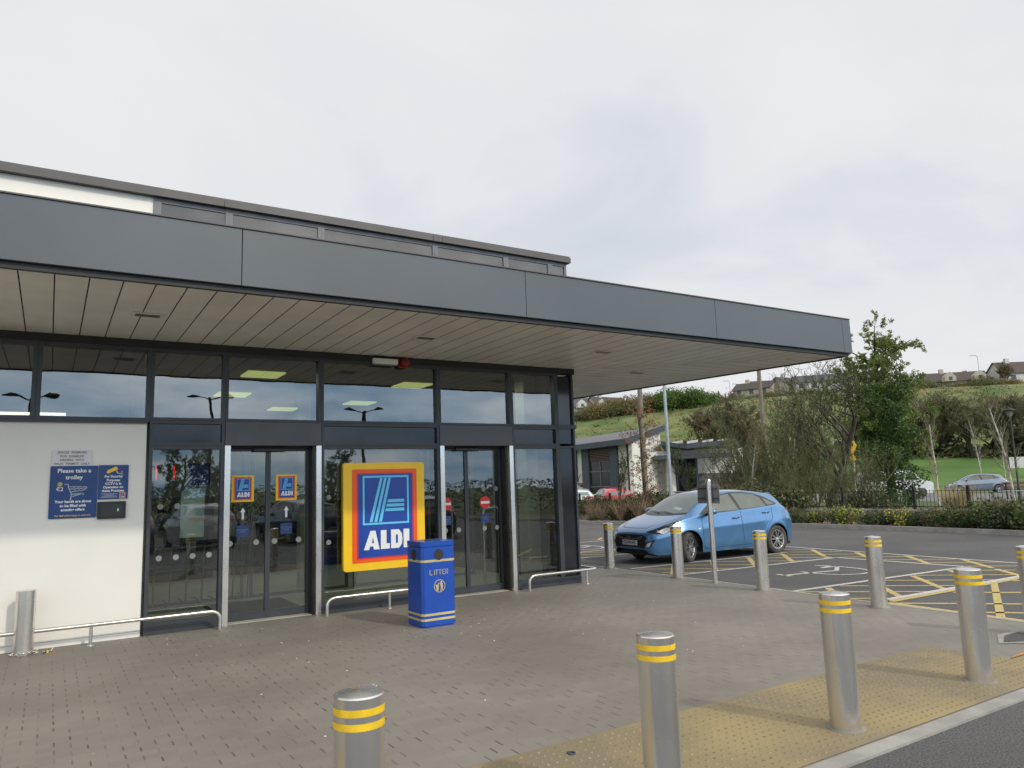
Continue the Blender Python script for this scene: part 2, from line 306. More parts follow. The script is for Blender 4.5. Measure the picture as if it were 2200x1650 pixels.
# ------------------------------------------------------------------ ground
def hill(x, y):
    u = x * .788 + y * .616; v = -x * .616 + y * .788
    z = inter(u, [(-1, -.04), (72, -.04), (82, .3), (108, 3.0), (126, 4.0), (150, 10.5), (185, 21.5), (212, 25.5), (240, 26.5), (900, 27)])
    if z > 4: z = 4 + (z - 4) * (.92 - .14 * min(1, max(0, (v + 50) / 95)))
    k = min(1, max(0, (u - 70) / 60)); return z + k * (math.sin(v * .045 + 1) * .9 + math.sin(u * .07 + v * .03) * .5)
mb = MB(); rs = [0, 6, 15, 30, 45, 60, 70, 78, 86, 94, 102, 110, 118, 126, 134, 142, 150, 158, 166, 174, 182, 190, 198, 206, 214, 225, 240, 270, 330, 450, 800, 1500, 4000]; NA = 144
vs = [(0, 0, -.04)] + [(r * math.cos(a * 2 * math.pi / NA), r * math.sin(a * 2 * math.pi / NA), hill(r * math.cos(a * 2 * math.pi / NA), r * math.sin(a * 2 * math.pi / NA))) for r in rs[1:] for a in range(NA)]
fs = [(0, 1 + a, 1 + (a + 1) % NA) for a in range(NA)] + [(1 + i * NA + a, 1 + (i + 1) * NA + a, 1 + (i + 1) * NA + (a + 1) % NA, 1 + i * NA + (a + 1) % NA) for i in range(len(rs) - 2) for a in range(NA)]
mb.add(vs, fs, GRASS, True); mb.build('ground', kind='structure', label='rough grassy ground rising to a green hillside')
def sheet(name, poly, z, m, **k):
    mb = MB(); mb.plate(poly, (0, 0, z), (1, 0, 0), (0, 1, 0), m); return mb.build(name, kind='structure', **k)
KL = [(15, 60), (16.2, 42), (18.2, 33), (19.5, 26), (20.9, 20), (21.6, 16), (21.5, 12), (21.2, 9.2), (20.2, 4), (19.5, -6), (19.5, -30)]     # far kerb of the car park
sheet('car_park', [(-60, -60), (19.5, -60)] + KL[::-1] + [(-10, 60), (-60, 60)], -.012, ASPH, label='dark tarmac of the car park')
LE = [(9.14, 2.95), (9.2, 4.16), (9.26, 5.0), (9.33, 6.7), (9.42, 7.73), (9.52, 10.0), (9.62, 12.69), (9.7, 15), (9.8, 24)]            # pavement edge against the bays
def offs(p, d):
    o = []
    for i in range(len(p)):
        a = Vector(p[max(i - 1, 0)]); b = Vector(p[min(i + 1, len(p) - 1)]); t = (b - a).normalized(); o.append((p[i][0] + t.y * d, p[i][1] - t.x * d))
    return o
sheet('pavement', [(-14, 2.98)] + LE + [(9.8, 24), (-14, 24)], 0, PAV, label='grey brown block paving in front of the shop')
def strip(name, p, wd, z0, z1, m, **k):
    q = offs(p, wd); mb = MB(); n = len(p); vs = [(x, y, z) for z in (z0, z1) for L_ in (p, q) for x, y in L_]
    A = lambda i, s, t: t * 2 * n + s * n + i
    for i in range(n - 1): mb.add([vs[A(i, 0, 1)], vs[A(i + 1, 0, 1)], vs[A(i + 1, 1, 1)], vs[A(i, 1, 1)]], [(3, 2, 1, 0)], m); mb.add([vs[A(i, 0, 0)], vs[A(i + 1, 0, 0)], vs[A(i + 1, 0, 1)], vs[A(i, 0, 1)]], [(0, 3, 2, 1)], m); mb.add([vs[A(i, 1, 0)], vs[A(i + 1, 1, 0)], vs[A(i + 1, 1, 1)], vs[A(i, 1, 1)]], [(0, 1, 2, 3)], m)
    return mb.build(name, kind='structure', **k)
strip('kerb', LE, .075, -.05, .004, KERB, label='thin flush kerb between block paving and the parking bays')
strip('kerb', [(-14, 2.98), (9.22, 2.98)], .12, -.05, .005, KERB, label='pale flush kerb between buff tactile paving and the tarmac road')
strip('kerb', KL, -.14, -.03, .12, KERB, label='raised pale kerb in front of the planting bed')
def sbed(a, b): return offs(KL, a) + offs(KL, b)[::-1]
sheet('planting_bed', offs(KL, -.002) + offs(KL, -3.2)[::-1], .06, SOIL, label='mulched planting bed behind the far kerb')
sheet('road', [tuple(spot(px, d)[:2]) for px, d in ((1100, 62), (1500, 58), (2500, 47), (2700, 60), (2300, 66), (1800, 72), (1100, 76))], -.01, M('road_grey', (.15, .15, .15), .85), label='grey road beyond the railings')
# lawn of the park, follows the rise
mb = MB(); NL = 26
for i in range(NL):
    for j in range(8):
        q = []
        for a, b in ((i, j), (i + 1, j), (i + 1, j + 1), (i, j + 1)):
            p = spot(1740 + 1000 * a / NL, 76 + 40 * b / 8); q.append((p.x, p.y, hill(p.x, p.y) + .06))
        mb.add(q, [(0, 3, 2, 1)], LAWN, True)
mb.build('lawn', kind='structure', label='bright green mown lawn sloping up behind the road')
# tactile paving with rows of studs
TB = [(-6, 4.19), (2.3, 4.19), (7.31, 4.2)]
tp = [(-6, 3.0), (8.6, 3.0), (8.6, 3.45), (7.36, 3.47)] + TB[::-1]
tact = sheet('tactile_paving', tp, .004, TACT, label='buff tactile paving along the kerb')
dm = MB()
for i in range(-60, 122):
    for j in range(0, 19):
        x = i * .0667 - .03; y = 3.06 + j * .0667
        ytop = 3.45 if x > 7.33 else np.interp(x, [a for a, b in TB], [b for a, b in TB])
        if y > ytop - .03 or x < -.5: continue
        n = 6; vs = [(x + .012 * math.cos(k * math.pi / 3), y + .012 * math.sin(k * math.pi / 3), .004) for k in range(n)] + [(x + .007 * math.cos(k * math.pi / 3), y + .007 * math.sin(k * math.pi / 3), .0085) for k in range(n)]
        dm.add(vs, [(k, (k + 1) % n, n + (k + 1) % n, n + k) for k in range(n)] + [tuple(range(n, 2 * n))], DOMEM)
dm.build('tactile_studs', kind='stuff', label='small raised studs covering the buff tactile paving')
sheet('orange_tactile_paving', [(7.42, 3.5), (7.72, 3.52), (9.0, 3.6), (9.0, 3.48), (7.4, 3.48)], .008, ORNG, label='orange tactile paving patch at the right edge')
# inspection cover
cvr = empty('inspection_cover', (8.22, 3.83, 0), label='dark square inspection cover in a pale concrete frame at the right edge', cat='inspection cover')
mb = MB(); mb.plate([(-.3, 0), (0, -.22), (.42, -.22), (.42, .2), (.1, .2)], (0, 0, .006), (1, 0, 0), (0, 1, 0), KERB); mb.build('surround', cvr)
mb = MB(); mb.plate([(-.2, 0), (.02, -.15), (.38, -.15), (.38, .13), (.1, .13)], (0, 0, .010), (1, 0, 0), (0, 1, 0), ASPH); mb.build('cover', cvr)
dc = MB(); dc.lathe([(.018, .005), (.018, .012), (.028, .012), (.028, .005)], M('blue_grey_ring', (.03, .03, .06), .4), 16); dc.build('drain_ring', loc=(2.86, 3.99, 0), label='small dark ring fixed in the buff tactile paving beside the nearest bollards', cat='ring')

# parking markings ---------------------------------------------------
def seg(mb, a, b, wd, m, z=-.006):
    a = Vector(a); b = Vector(b); d = (b - a).normalized(); n = Vector((-d.y, d.x)) * wd / 2
    mb.add([(*(a - n), z), (*(b - n), z), (*(b + n), z), (*(a + n), z)], [(0, 1, 2, 3)], m)
def clipseg(a, d, poly):
    t0, t1 = -1e9, 1e9
    for i in range(len(poly)):
        p = Vector(poly[i]); q = Vector(poly[(i + 1) % len(poly)]); e_ = q - p; n = Vector((-e_.y, e_.x)); den = n.dot(d); num = n.dot(p - a)
        if abs(den) < 1e-9:
            if n.dot(a - p) < 0: return None
            continue
        t = num / den
        if den > 0: t0 = max(t0, t)
        else: t1 = min(t1, t)
    return (a + d * t0, a + d * t1) if t1 - t0 > .08 else None
def hatch(mb, poly, z=-.008):
    for ang, wd, sp, of in ((45, .10, .78, .30), (-45, .075, .62, .1)):
        d = Vector((math.cos(rad(ang)), math.sin(rad(ang)))); n = Vector((-d.y, d.x))
        for k in range(-60, 80):
            r = clipseg(n * (k * sp + of), d, poly)
            if r: seg(mb, r[0], r[1], wd, LINEY, z - (.0005 if ang > 0 else 0))
lw = .1; wm = MB(); ym = MB()
SL = -.06
def bay(x0, x1, y0, y1):      # white outlined bay (slightly skewed with the site)
    seg(wm, (x0, y0), (x1, y0 - .25), lw, LINEW); seg(wm, (x0, y1), (x1, y1 - .32), lw, LINEW); seg(wm, (x1, y0 - .3), (x1, y1 - .27), lw, LINEW)
bay(9.5, 13.95, 7.38, 10.05); bay(9.85, 14.2, 11.44, 14.0); bay(9.9, 14.2, 15.25, 17.9)
seg(wm, (15.6, 19), (15.45, 12.0), .09, LINEW); seg(wm, (15.45, 12), (15.0, 6.6), .09, LINEW)
for poly in ([(9.75, 10.12), (13.97, 9.82), (14.16, 11.06), (9.9, 11.36)], [(14.02, 6.0), (15.0, 6.6), (15.5, 18.6), (14.25, 18.6)], [(9.42, 6.1), (14.0, 5.95), (13.9, 7.05), (9.5, 7.3)], [(9.9, 14.1), (14.2, 13.8), (14.2, 14.95), (9.9, 15.2)]): hatch(ym, poly)
seg(wm, (9.7, 6.05), (13.3, 5.93), .12, LINEW); seg(ym, (9.6, 5.93), (13.3, 5.83), .10, LINEY); seg(ym, (9.48, 5.9), (9.3, 3.4), .11, LINEY)
for a, b in (((12.17, 5.85), (9.3, 4.44)), ((9.5, 5.85), (11.2, 4.0)), ((10.9, 5.8), (12.8, 3.8)), ((9.35, 4.1), (11.0, 3.3)), ((9.4, 5.0), (10.2, 4.1)), ((12.6, 5.8), (14.2, 4.2))): seg(ym, a, b, .09, LINEY, -.0085)
wm.build('bay_lines', kind='structure', label='white painted lines of the parking bays'); ym.build('hatched_lines', kind='structure', label='yellow painted cross hatching between the bays')
def chair(ox, oy):
    mb = MB()
    for line in (([(10.9, 8.67), (12.06, 8.42)], .1), ([(11.53, 8.77), (11.47, 8.39), (11.59, 8.02), (11.9, 7.84), (12.2, 7.86), (12.45, 8.05), (12.54, 8.3), (12.6, 8.75)], .075), ([(12.06, 8.42), (12.62, 8.79)], .08), ([(12.62, 8.79), (12.23, 8.85), (12.6, 8.93), (12.45, 9.15)], .08), ([(10.9, 8.5), (10.95, 8.82)], .12)):
        p, wd = line
        for i in range(len(p) - 1): seg(mb, (p[i][0] + ox, p[i][1] + oy), (p[i + 1][0] + ox, p[i + 1][1] + oy), wd, LINEW, -.006 + .0004 * i)
    return mb
chair(0, 0).build('wheelchair_marking', kind='structure', label='white wheelchair symbol painted on the empty bay beside the blue car'); chair(.2, 7.7).build('wheelchair_marking', kind='structure', label='white wheelchair symbol painted on the bay beyond the blue car')

# ------------------------------------------------------------------ the shop
WY = 10.49; XC = 7.88; ZS = 3.74
shop = empty('shop_building', (1.0, WY, 0), label='single storey shop with white walls, dark glazing and a deep grey canopy', cat='shop')
def part(mb, name, **k):
    mb.v = [(x - 1.0, y - WY, z) for x, y, z in mb.v]; return mb.build(name, shop, **k)
def sub(mb, name, par, **k):
    mb.v = [(x - 1.0, y - WY, z) for x, y, z in mb.v]; return mb.build(name, par, **k)
# walls
mb = MB(); mb.box(-13, 1.03, WY, WY + .25, 0.07, 2.66, RENDER); mb.box(-13, 1.03, WY - .006, WY + .2, -.02, .066, RENDER)
part(mb, 'wall')
mb = MB(); mb.box(-13, 1.02, WY, WY + .25, ZS + .1, 5.70, RENDER); part(mb, 'upper_wall')
mb = MB(); mb.box(XC - .3, XC - .02, WY + .4, 30, -.02, 5.66, FRAME); mb.box(-13, XC - .31, 29.7, 30, -.02, 5.66, RENDER); part(mb, 'side_wall')
mb = MB(); mb.box(-13.2, XC + .02, WY - .08, 30.1, 5.802, 5.822, COPING)
part(mb, 'roof')
mb = MB()
for a, b in ((-13.2, 1.9), (1.905, 5.13), (5.136, 5.30), (5.306, XC + .04)): mb.box(a, b, WY - .09, WY + .02, 5.702, 5.80, COPING)
mb.box(XC + .02 - .06, XC + .04, WY + .022, 30, 5.702, 5.80, COPING); part(mb, 'parapet')
# clerestory
MX = [1.06, 1.98, 3.30, 5.20, 6.56, 7.50, 7.86]
for i in range(6):
    a, b = MX[i], MX[i + 1]; mb = MB(); mb.box(a + .05, b - .05, WY + .0, WY + .03, ZS + .3, 5.635, CLERP); wdw = part(mb, 'clerestory_window')
    mb = MB(); mb.box(a - .045 + .0465 * (i > 0), a + .05, WY - .02, WY + .1, ZS + .3, 5.70, CLERF); mb.box(b - .05, b + .0, WY - .02, WY + .1, ZS + .3, 5.70, CLERF); mb.box(a + .051, b - .051, WY - .018, WY + .1, 5.635, 5.698, CLERF)
    sub(mb, 'frame', wdw)
# canopy
can = MB()
CA = [(-13, 7.55), (11.72, 7.55), (10.66, 14.3), (XC + .05, 14.3), (XC + .05, WY + .05), (-13, WY + .05)]
can.plate(CA, (0, 0, 4.35), (1, 0, 0), (0, 1, 0), DARK, t=.02); can.plate([(-13, 7.60), (11.66, 7.60), (10.61, 14.25), (XC + .05, 14.25), (XC + .05, WY + .05), (-13, WY + .05)], (0, 0, ZS + .035), (1, 0, 0), (0, 1, 0), DARK, t=.01)
canopy = part(can, 'canopy')
mb = MB(); mb.box(-13, 11.69, 7.545, 7.60, ZS - .02, ZS + .034, DARK); mb.obox((11.665, 7.62, ZS + .008), (10.61, 14.3, ZS + .008), .05, .055, DARK); sub(mb, 'trim', canopy)
fx = [-9, -5.3, -1.88, 1.55, 4.98, 8.39, 11.53, 11.76]
for i in range(len(fx) - 1):
    mb = MB(); mb.box(fx[i] + .003, fx[i + 1] - .003, 7.50, 7.545, ZS + .04, 4.375, FASCIA); sub(mb, 'fascia_panel', canopy, bevel=.004)
mb = MB(); mb.obox((11.735, 7.55, (ZS + 4.41) / 2), (10.68, 14.3, (ZS + 4.41) / 2), .045, .63, FASCIA); sub(mb, 'fascia_panel', canopy)
mb = MB(); mb.box(-13, 11.75, 7.485, 7.60, 4.376, 4.39, COPING); sub(mb, 'capping', canopy)
# soffit boards: along Y under the front, along X under the side wing, mitred
mit = [(XC, WY + .02), (11.62, 7.64)]
mb = MB(); x = -.048 - .28 * 44
while x < 11.6:
    a, b = x + .006, x + .274
    def yend(xx): return WY + .03 if xx < XC else WY + .02 + (xx - XC) / (11.62 - XC) * (7.64 - WY - .02)
    b = min(b, 11.6)
    for u, v_ in (([(a, b)] if not (a < XC < b) else [(a, XC), (XC, b)])): mb.add([(u, 7.61, ZS), (v_, 7.61, ZS), (v_, yend(v_) - .004, ZS), (u, yend(u) - .004, ZS)], [(3, 2, 1, 0)], SOFFIT)
    x += .28
sub(mb, 'soffit', canopy)
mb = MB(); y = 7.66
while y < 14.2:
    a, b = y + .006, min(y + .274, 14.24)
    def xend(yy): return XC + .02 if yy > WY + .02 else XC + (WY + .02 - yy) / (WY + .02 - 7.64) * (11.62 - XC)
    def xr(yy): return 11.64 - (yy - 7.6) * 1.05 / 6.65
    mb.add([(xend(a) + .006, a, ZS), (xr(a), a, ZS), (xr(b), b, ZS), (xend(b) + .006, b, ZS)], [(3, 2, 1, 0)], SOFFIT); y += .28
sub(mb, 'soffit', canopy)
for k, (x, y, wh) in enumerate(((.85, 8.98, 'nearest the left edge'), (4.26, 8.92, 'above the space between the two doors'), (7.3, 8.86, 'near the glazed corner'), (9.32, 10.35, 'in the side wing beyond the corner'), (-2.6, 9.0, 'off to the left'))):
    sl = empty('soffit_light', (x, y, ZS - .002), label='small rectangular recessed light in the canopy soffit, ' + wh, cat='light', group='lights recessed in the canopy soffit')
    mb = MB(); mb.box(-.16, .16, -.09, .09, -.012, -.002, SOFFIT); mb.build('rim', sl); mb = MB(); mb.box(-.125, .125, -.055, .055, -.018, -.0125, M('dull_lens', (.13, .12, .08), .3)); mb.build('lens', sl)
# ground floor glazing: bays between mullions
ZT = ZS - .02
def frame(mb, x0, x1, z0, z1, w_, y0=WY - .03, y1=WY + .09, m=FRAME, sill=None):
    s_ = sill or w_
    mb.box(x0 + .001, x0 + w_, y0, y1, z0, z1, m); mb.box(x1 - w_, x1 - .001, y0, y1, z0, z1, m); mb.box(x0 + w_ + .0005, x1 - w_ - .0005, y0 + .003, y1, z1 - w_, z1 - .001, m); mb.box(x0 + w_ + .0005, x1 - w_ - .0005, y0 + .003, y1, z0 + .001, z0 + s_, m)
def window(x0, x1, z0, z1, w_=.038, sill=None, g=GLASS, nm='window', fm=FRAME):
    mb = MB(); s_ = sill or w_; mb.add([(x0 + w_, WY + .03, z0 + s_), (x1 - w_, WY + .03, z0 + s_), (x1 - w_, WY + .03, z1 - w_), (x0 + w_, WY + .03, z1 - w_)], [(0, 1, 2, 3)], g); wv = part(mb, nm)
    mb = MB(); frame(mb, x0, x1, z0, z1, w_, sill=sill, m=fm); sub(mb, 'frame', wv); return wv
for a, b in ((-6.4, -4.1), (-4.1, -1.9), (-1.9, -.19), (-.19, 1.06)): window(a, b, 2.67, ZT - .08, .05)
for i in range(5): window(MX[i], MX[i + 1], 2.69, ZT - .08, .04)
mb = MB(); mb.box(-13, XC + .04, WY - .035, WY + .1, ZT - .079, ZT + .03, DARK); part(mb, 'head_rail')
mb = MB(); mb.box(-13, 1.03, WY - .06, WY - .001, 2.645, 2.668, FRAME); part(mb, 'sill')
for i in (0, 2, 4):
    mb = MB(); mb.box(MX[i] + .041, MX[i + 1] - .041, WY + .02, WY + .06, 2.40, 2.66, BLACKP); sp_ = part(mb, 'spandrel_panel'); mb = MB(); frame(mb, MX[i], MX[i + 1], 2.36, 2.689, .04); sub(mb, 'frame', sp_)
    window(MX[i], MX[i + 1], 0, 2.359, .045, sill=.14, g=GLASSL)
for i in (1, 3): mb = MB(); mb.box(MX[i] + .005, MX[i + 1] - .005, WY - .04, WY + .3, 2.365, 2.687, SPANDREL); part(mb, 'door_header')
for z0, z1 in ((.14, 2.32), (2.40, 2.66), (2.73, 3.60)): mb = MB(); mb.box(7.54, 7.84, WY + .01, WY + .04, z0, z1, BLACKP); part(mb, 'corner_panel')
mb = MB(); frame(mb, 7.50, XC, 0, 2.359, .038, sill=.13); mb.box(7.50, XC + .03, WY - .04, WY + .09, 2.661, 2.729, FRAME); mb.box(7.50, 7.538, WY - .03, WY + .09, 2.36, 2.66, FRAME); mb.box(7.50, 7.538, WY - .03, WY + .09, 2.73, 3.64, FRAME); mb.box(7.842, XC, WY - .03, WY + .09, 2.36, 2.66, FRAME); mb.box(7.842, XC, WY - .03, WY + .09, 2.73, 3.64, FRAME)
part(mb, 'corner_frame')
mb = MB(); mb.box(XC - .03, XC, WY + .091, WY + .39, 0, 3.64, BLACKP); part(mb, 'corner_panel')
# doors ---------------------------------------------------------------
YD = WY + .24
def logo(mb, x0, z0, w_, h, y, dy=.004, small=False):
    U, V = (1, 0, 0), (0, 0, 1)
    def R_(a, b, c, d, r, m, k): mb.plate(rrect(x0 + a * w_, z0 + (1 - d) * h, x0 + c * w_, z0 + (1 - b) * h, r * w_), (0, y - k * dy, 0), U, V, m)
    def P_(p, m, k): mb.plate([(x0 + a * w_, z0 + (1 - b) * h) for a, b in p], (0, y - k * dy, 0), U, V, m)
    R_(0, 0, 1, 1, .035, SYEL, 0); R_(.10, .062, .90, .93, .015, SORG, 1); R_(.155, .098, .855, .897, .005, SRED, 1.5); R_(.17, .108, .84, .885, .003, SBLUE, 2)
    A, B, C, D, t = .225, .125, .795, .585, .022; th = t * w_ / h
    for q in (((A, B), (C, B), (C, B + th), (A, B + th)), ((A, D - th), (C, D - th), (C, D), (A, D)), ((A, B + th), (A + t, B + th), (A + t, D - th), (A, D - th)), ((C - t, B + th), (C, B + th), (C, D - th), (C - t, D - th))): P_(q, SCYAN, 3)
    for k in range(3): b0 = .305 + k * .057; t0 = .437 + k * .051; P_([(b0, .56), (b0 + .036, .56), (t0 + .031, .148), (t0, .148)], SCYAN, 3)
    for k, zt in enumerate((.352, .394, .436)): l0 = .522 - k * .013; P_([(l0, zt + .028), (.735, zt + .028), (.735, zt), (l0 + .010, zt)], SCYAN, 3)
    T, Bm = .64, .815
    for q in ([(.235, Bm), (.315, T), (.375, T), (.425, Bm), (.355, Bm), (.348, .785), (.308, .785), (.298, Bm)], [(.44, Bm), (.44, T), (.51, T), (.51, .765), (.55, .765), (.55, Bm)], [(.722, Bm), (.722, T), (.795, T), (.795, Bm)]): P_(q, WHITE, 3)
    for q in ([(.565, Bm), (.565, T), (.635, T), (.635, Bm)], [(.635, T), (.665, T), (.70, .68), (.708, .7275), (.635, .7275), (.635, .69)], [(.635, Bm), (.635, .765), (.635, .7275), (.708, .7275), (.70, .78), (.665, Bm)]): P_(q, WHITE, 3)
    P_([(.333, .755), (.345, .70), (.356, .755)], SBLUE, 4); P_(rrect(.625, .685, .650, .77, .012, 3), SBLUE, 4)
def door_leaf(x0, x1, nm='sliding_door', side=0):
    mb = MB(); mb.add([(x0 + .03, YD, .1), (x1 - .03, YD, .1), (x1 - .03, YD, 2.3), (x0 + .03, YD, 2.3)], [(0, 1, 2, 3)], GLASSL); d = part(mb, nm); mb = MB(); frame(mb, x0, x1, .012, 2.33, .032, YD - .025, YD + .03, sill=.1); sub(mb, 'frame', d); return d
for (a, b, mid) in ((1.98, 3.30, 2.62), (5.20, 6.56, 5.80)):
    mb = MB(); mb.box(a + .0, a + .075, WY - .05, WY + .045, 0, 2.364, STEEL, c=.003); part(mb, 'door_jamb'); mb = MB(); mb.box(b - .075, b, WY - .05, WY + .045, 0, 2.364, STEEL, c=.003); part(mb, 'door_jamb')
    mb = MB(); mb.box(a + .0, a + .05, WY + .046, WY + .35, 0, 2.36, DARK); mb.box(b - .10, b, WY + .046, WY + .35, 0, 2.36, M('bronze_return', (.05, .042, .036), .3, metal=.5)); mb.box(a + .05, b - .1, YD - .06, YD + .08, 2.335, 2.364, DARK); part(mb, 'door_surround')
    mb = MB(); mb.box(a + .05, b - .05, WY + .05, YD + .1, -.01, .008, M('threshold_strip', (.42, .40, .34), .5)); part(mb, 'threshold')
    mb = MB(); mb.box(mid - .22, mid + .24, YD - .10, YD - .03, 2.29, 2.34, BLACK, c=.012); part(mb, 'door_sensor')
    dl = door_leaf(a + .052, mid); dr = door_leaf(mid, b - .101)
    if mid < 4:
        for dd, x0, x1 in ((dl, 2.13, 2.44), (dr, 2.73, 3.03)):
            mb = MB(); logo(mb, x0, 1.60, .30, .365, YD - .004, .0015); sub(mb, 'sticker', dd)
            mb = MB(); cx = (x0 + x1) / 2; mb.plate([(cx - .015, 1.36), (cx + .015, 1.36), (cx + .015, 1.46), (cx + .035, 1.46), (cx, 1.52), (cx - .035, 1.46), (cx - .015, 1.46)], (0, YD - .004, 0), (1, 0, 0), (0, 0, 1), WHITE); sub(mb, 'arrow_sticker', dd)
            mb = MB(); mb.plate(rrect(cx - .08, 1.13, cx + .08, 1.28, .01), (0, YD - .004, 0), (1, 0, 0), (0, 0, 1), NAVY); mb.text('AUTOMATIC\nDOOR', (cx, YD - .006, 1.205), (1, 0, 0), (0, 0, 1), .028, FROST, .0006); sub(mb, 'door_notice', dd)
            for q in (x0 - .01, x1 + .03): mb = MB(); mb.plate(circ(q if q > 2.62 or q < 2.55 else q, 1.04, .04), (0, YD - .004, 0), (1, 0, 0), (0, 0, 1), FROST); sub(mb, 'glass_dot', dd)
    else:
        for dd, cx in ((dl, 5.43), (dr, 6.15)):
            mb = MB(); mb.plate(circ(cx, 1.44, .10), (0, YD - .004, 0), (1, 0, 0), (0, 0, 1), SRED); mb.plate(rrect(cx - .08, 1.42, cx + .08, 1.46, .004), (0, YD - .008, 0), (1, 0, 0), (0, 0, 1), WHITE); sub(mb, 'no_entry_sticker', dd)
            mb = MB(); mb.plate(rrect(cx - .08, 1.11, cx + .08, 1.25, .01), (0, YD - .004, 0), (1, 0, 0), (0, 0, 1), NAVY); mb.text('AUTOMATIC\nDOOR', (cx, YD - .006, 1.18), (1, 0, 0), (0, 0, 1), .028, FROST, .0006); sub(mb, 'door_notice', dd)
            for q in (-.02, .22):
                for z in (1.66, 1.02): mb = MB(); mb.plate(circ(cx + q, z, .04), (0, YD - .004, 0), (1, 0, 0), (0, 0, 1), FROST); sub(mb, 'glass_dot', dd)
for cx in (1.22, 1.42, 1.62, 1.82): mb = MB(); mb.plate(circ(cx, .93, .036), (0, WY + .026, 0), (1, 0, 0), (0, 0, 1), FROST); part(mb, 'glass_dot')
for cx in (1.22, 1.42): mb = MB(); mb.plate(circ(cx, 1.58, .036), (0, WY + .026, 0), (1, 0, 0), (0, 0, 1), FROST); part(mb, 'glass_dot')
for cx in (3.43,):
    for z in (1.62, .98): mb = MB(); mb.plate(circ(cx, z, .036), (0, WY + .026, 0), (1, 0, 0), (0, 0, 1), FROST); part(mb, 'glass_dot')
# interior seen through the glass
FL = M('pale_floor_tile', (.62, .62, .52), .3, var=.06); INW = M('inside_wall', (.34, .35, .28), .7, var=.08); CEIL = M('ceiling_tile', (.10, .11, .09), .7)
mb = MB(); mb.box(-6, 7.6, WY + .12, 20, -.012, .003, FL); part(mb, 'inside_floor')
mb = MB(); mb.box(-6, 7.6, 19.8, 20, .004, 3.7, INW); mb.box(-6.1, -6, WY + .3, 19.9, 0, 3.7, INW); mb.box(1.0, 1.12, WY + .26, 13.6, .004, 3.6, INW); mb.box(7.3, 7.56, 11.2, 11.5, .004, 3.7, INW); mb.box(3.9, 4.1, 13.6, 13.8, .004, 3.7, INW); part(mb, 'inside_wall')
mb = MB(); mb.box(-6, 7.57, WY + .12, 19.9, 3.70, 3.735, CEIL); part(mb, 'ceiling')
LIT = M('lit_ceiling_panel', (.80, .86, .30), .5, var=.02, emit=.75)
for x, y, sx in ((2.95, 12.5, .6), (3.0, 15.2, .6), (5.85, 12.9, .6), (5.9, 15.9, .6), (4.6, 17.5, .6)):
    mb = MB(); mb.box(x - sx / 2, x + sx / 2, y - .3, y + .3, 3.67, 3.695, LIT); part(mb, 'ceiling_light')
for x, y in ((2.95, 12.5), (3.0, 15.2), (5.85, 12.9), (5.9, 15.9), (4.6, 17.5), (6.6, 11.6)):     # light of those lit panels; the last is added fill with no panel
    ld = bpy.data.lights.new('panel_and_fill_lamp', 'AREA'); ld.size = .6; ld.energy = 8; ld.color = (.95, 1, .82); lo_ = bpy.data.objects.new('panel_and_fill_lamp', ld); COL.objects.link(lo_); lo_.parent = shop; lo_.location = (x - 1.0, y - WY, 3.62)
mb = MB(); mb.tube([(-1.5, 12.2, 2.92), (.15, 12.2, 2.92)], .02, M('lit_tube', (1, 1, .75), .5, emit=2.5), 8); part(mb, 'strip_light')
for a, b in ((1.3, 2.8), (2.9, 4.6), (4.7, 6.1), (6.2, 7.2)):
    mb = MB(); frame(mb, a, b, 0, 2.5, .05, 13.0, 13.06, m=CLERF); part(mb, 'inner_screen')
mb = MB(); mb.box(2.1, 3.3, 11.2, 12.6, .004, .012, M('entrance_mat', (.045, .045, .045), .95)); part(mb, 'door_mat')
mb = MB(); mb.plate([(1.52, .9 + .25), (1.82, 1.15), (1.82, 1.75), (1.76, 1.81), (1.58, 1.81), (1.52, 1.75)], (0, 10.95, 0), (1, 0, 0), (0, 0, 1), M('frosted_board', (.75, .85, .76), .6), t=.02); part(mb, 'arched_board')
mb = MB(); mb.plate(rrect(1.60, 1.85, 1.9, 2.15, .01), (0, 11.0, 0), (1, 0, 0), (0, 0, 1), NAVY); mb.text('TROLLEY\nPARK', (1.75, 10.99, 2.0), (1, 0, 0), (0, 0, 1), .06, M('faint_print', (.10, .18, .35), .6)); part(mb, 'blue_poster')
for x in (1.42, 1.68):
    mb = MB(); mb.tube([(x, 12.9, 1.98), (x, 12.9, 2.2)], .009, M('red_led', (1, .02, .02), .5, var=.02, emit=1.2), 6); part(mb, 'red_indicator')
SHELF = M('shelf_metal', (.12, .125, .115), .5)
for k, (x0, x1, y) in enumerate(((1.25, 3.0, 16.4), (3.4, 5.2, 16.6), (5.4, 7.2, 17.2))):
    mb = MB()
    for z in (.2, .65, 1.1, 1.5): mb.box(x0, x1, y, y + .45, z, z + .03, SHELF)
    mb.box(x0, x1, y + .451, y + .48, .0, 1.7, SHELF); rr = random.Random(k)
    cols = [M('pack_%s' % n_, c, .5) for n_, c in (('ochre', (.10, .075, .03)), ('green', (.03, .06, .03)), ('blue', (.02, .035, .08)), ('cream', (.13, .12, .09)))]
    for z in (.23, .68, 1.13):
        x = x0 + .02
        while x < x1 - .15: w_ = rr.uniform(.08, .2); mb.box(x, x + w_ - .01, y + .05, y + .35, z + .001, z + rr.uniform(.12, .32), rr.choice(cols)); x += w_
    part(mb, 'stocked_shelf')
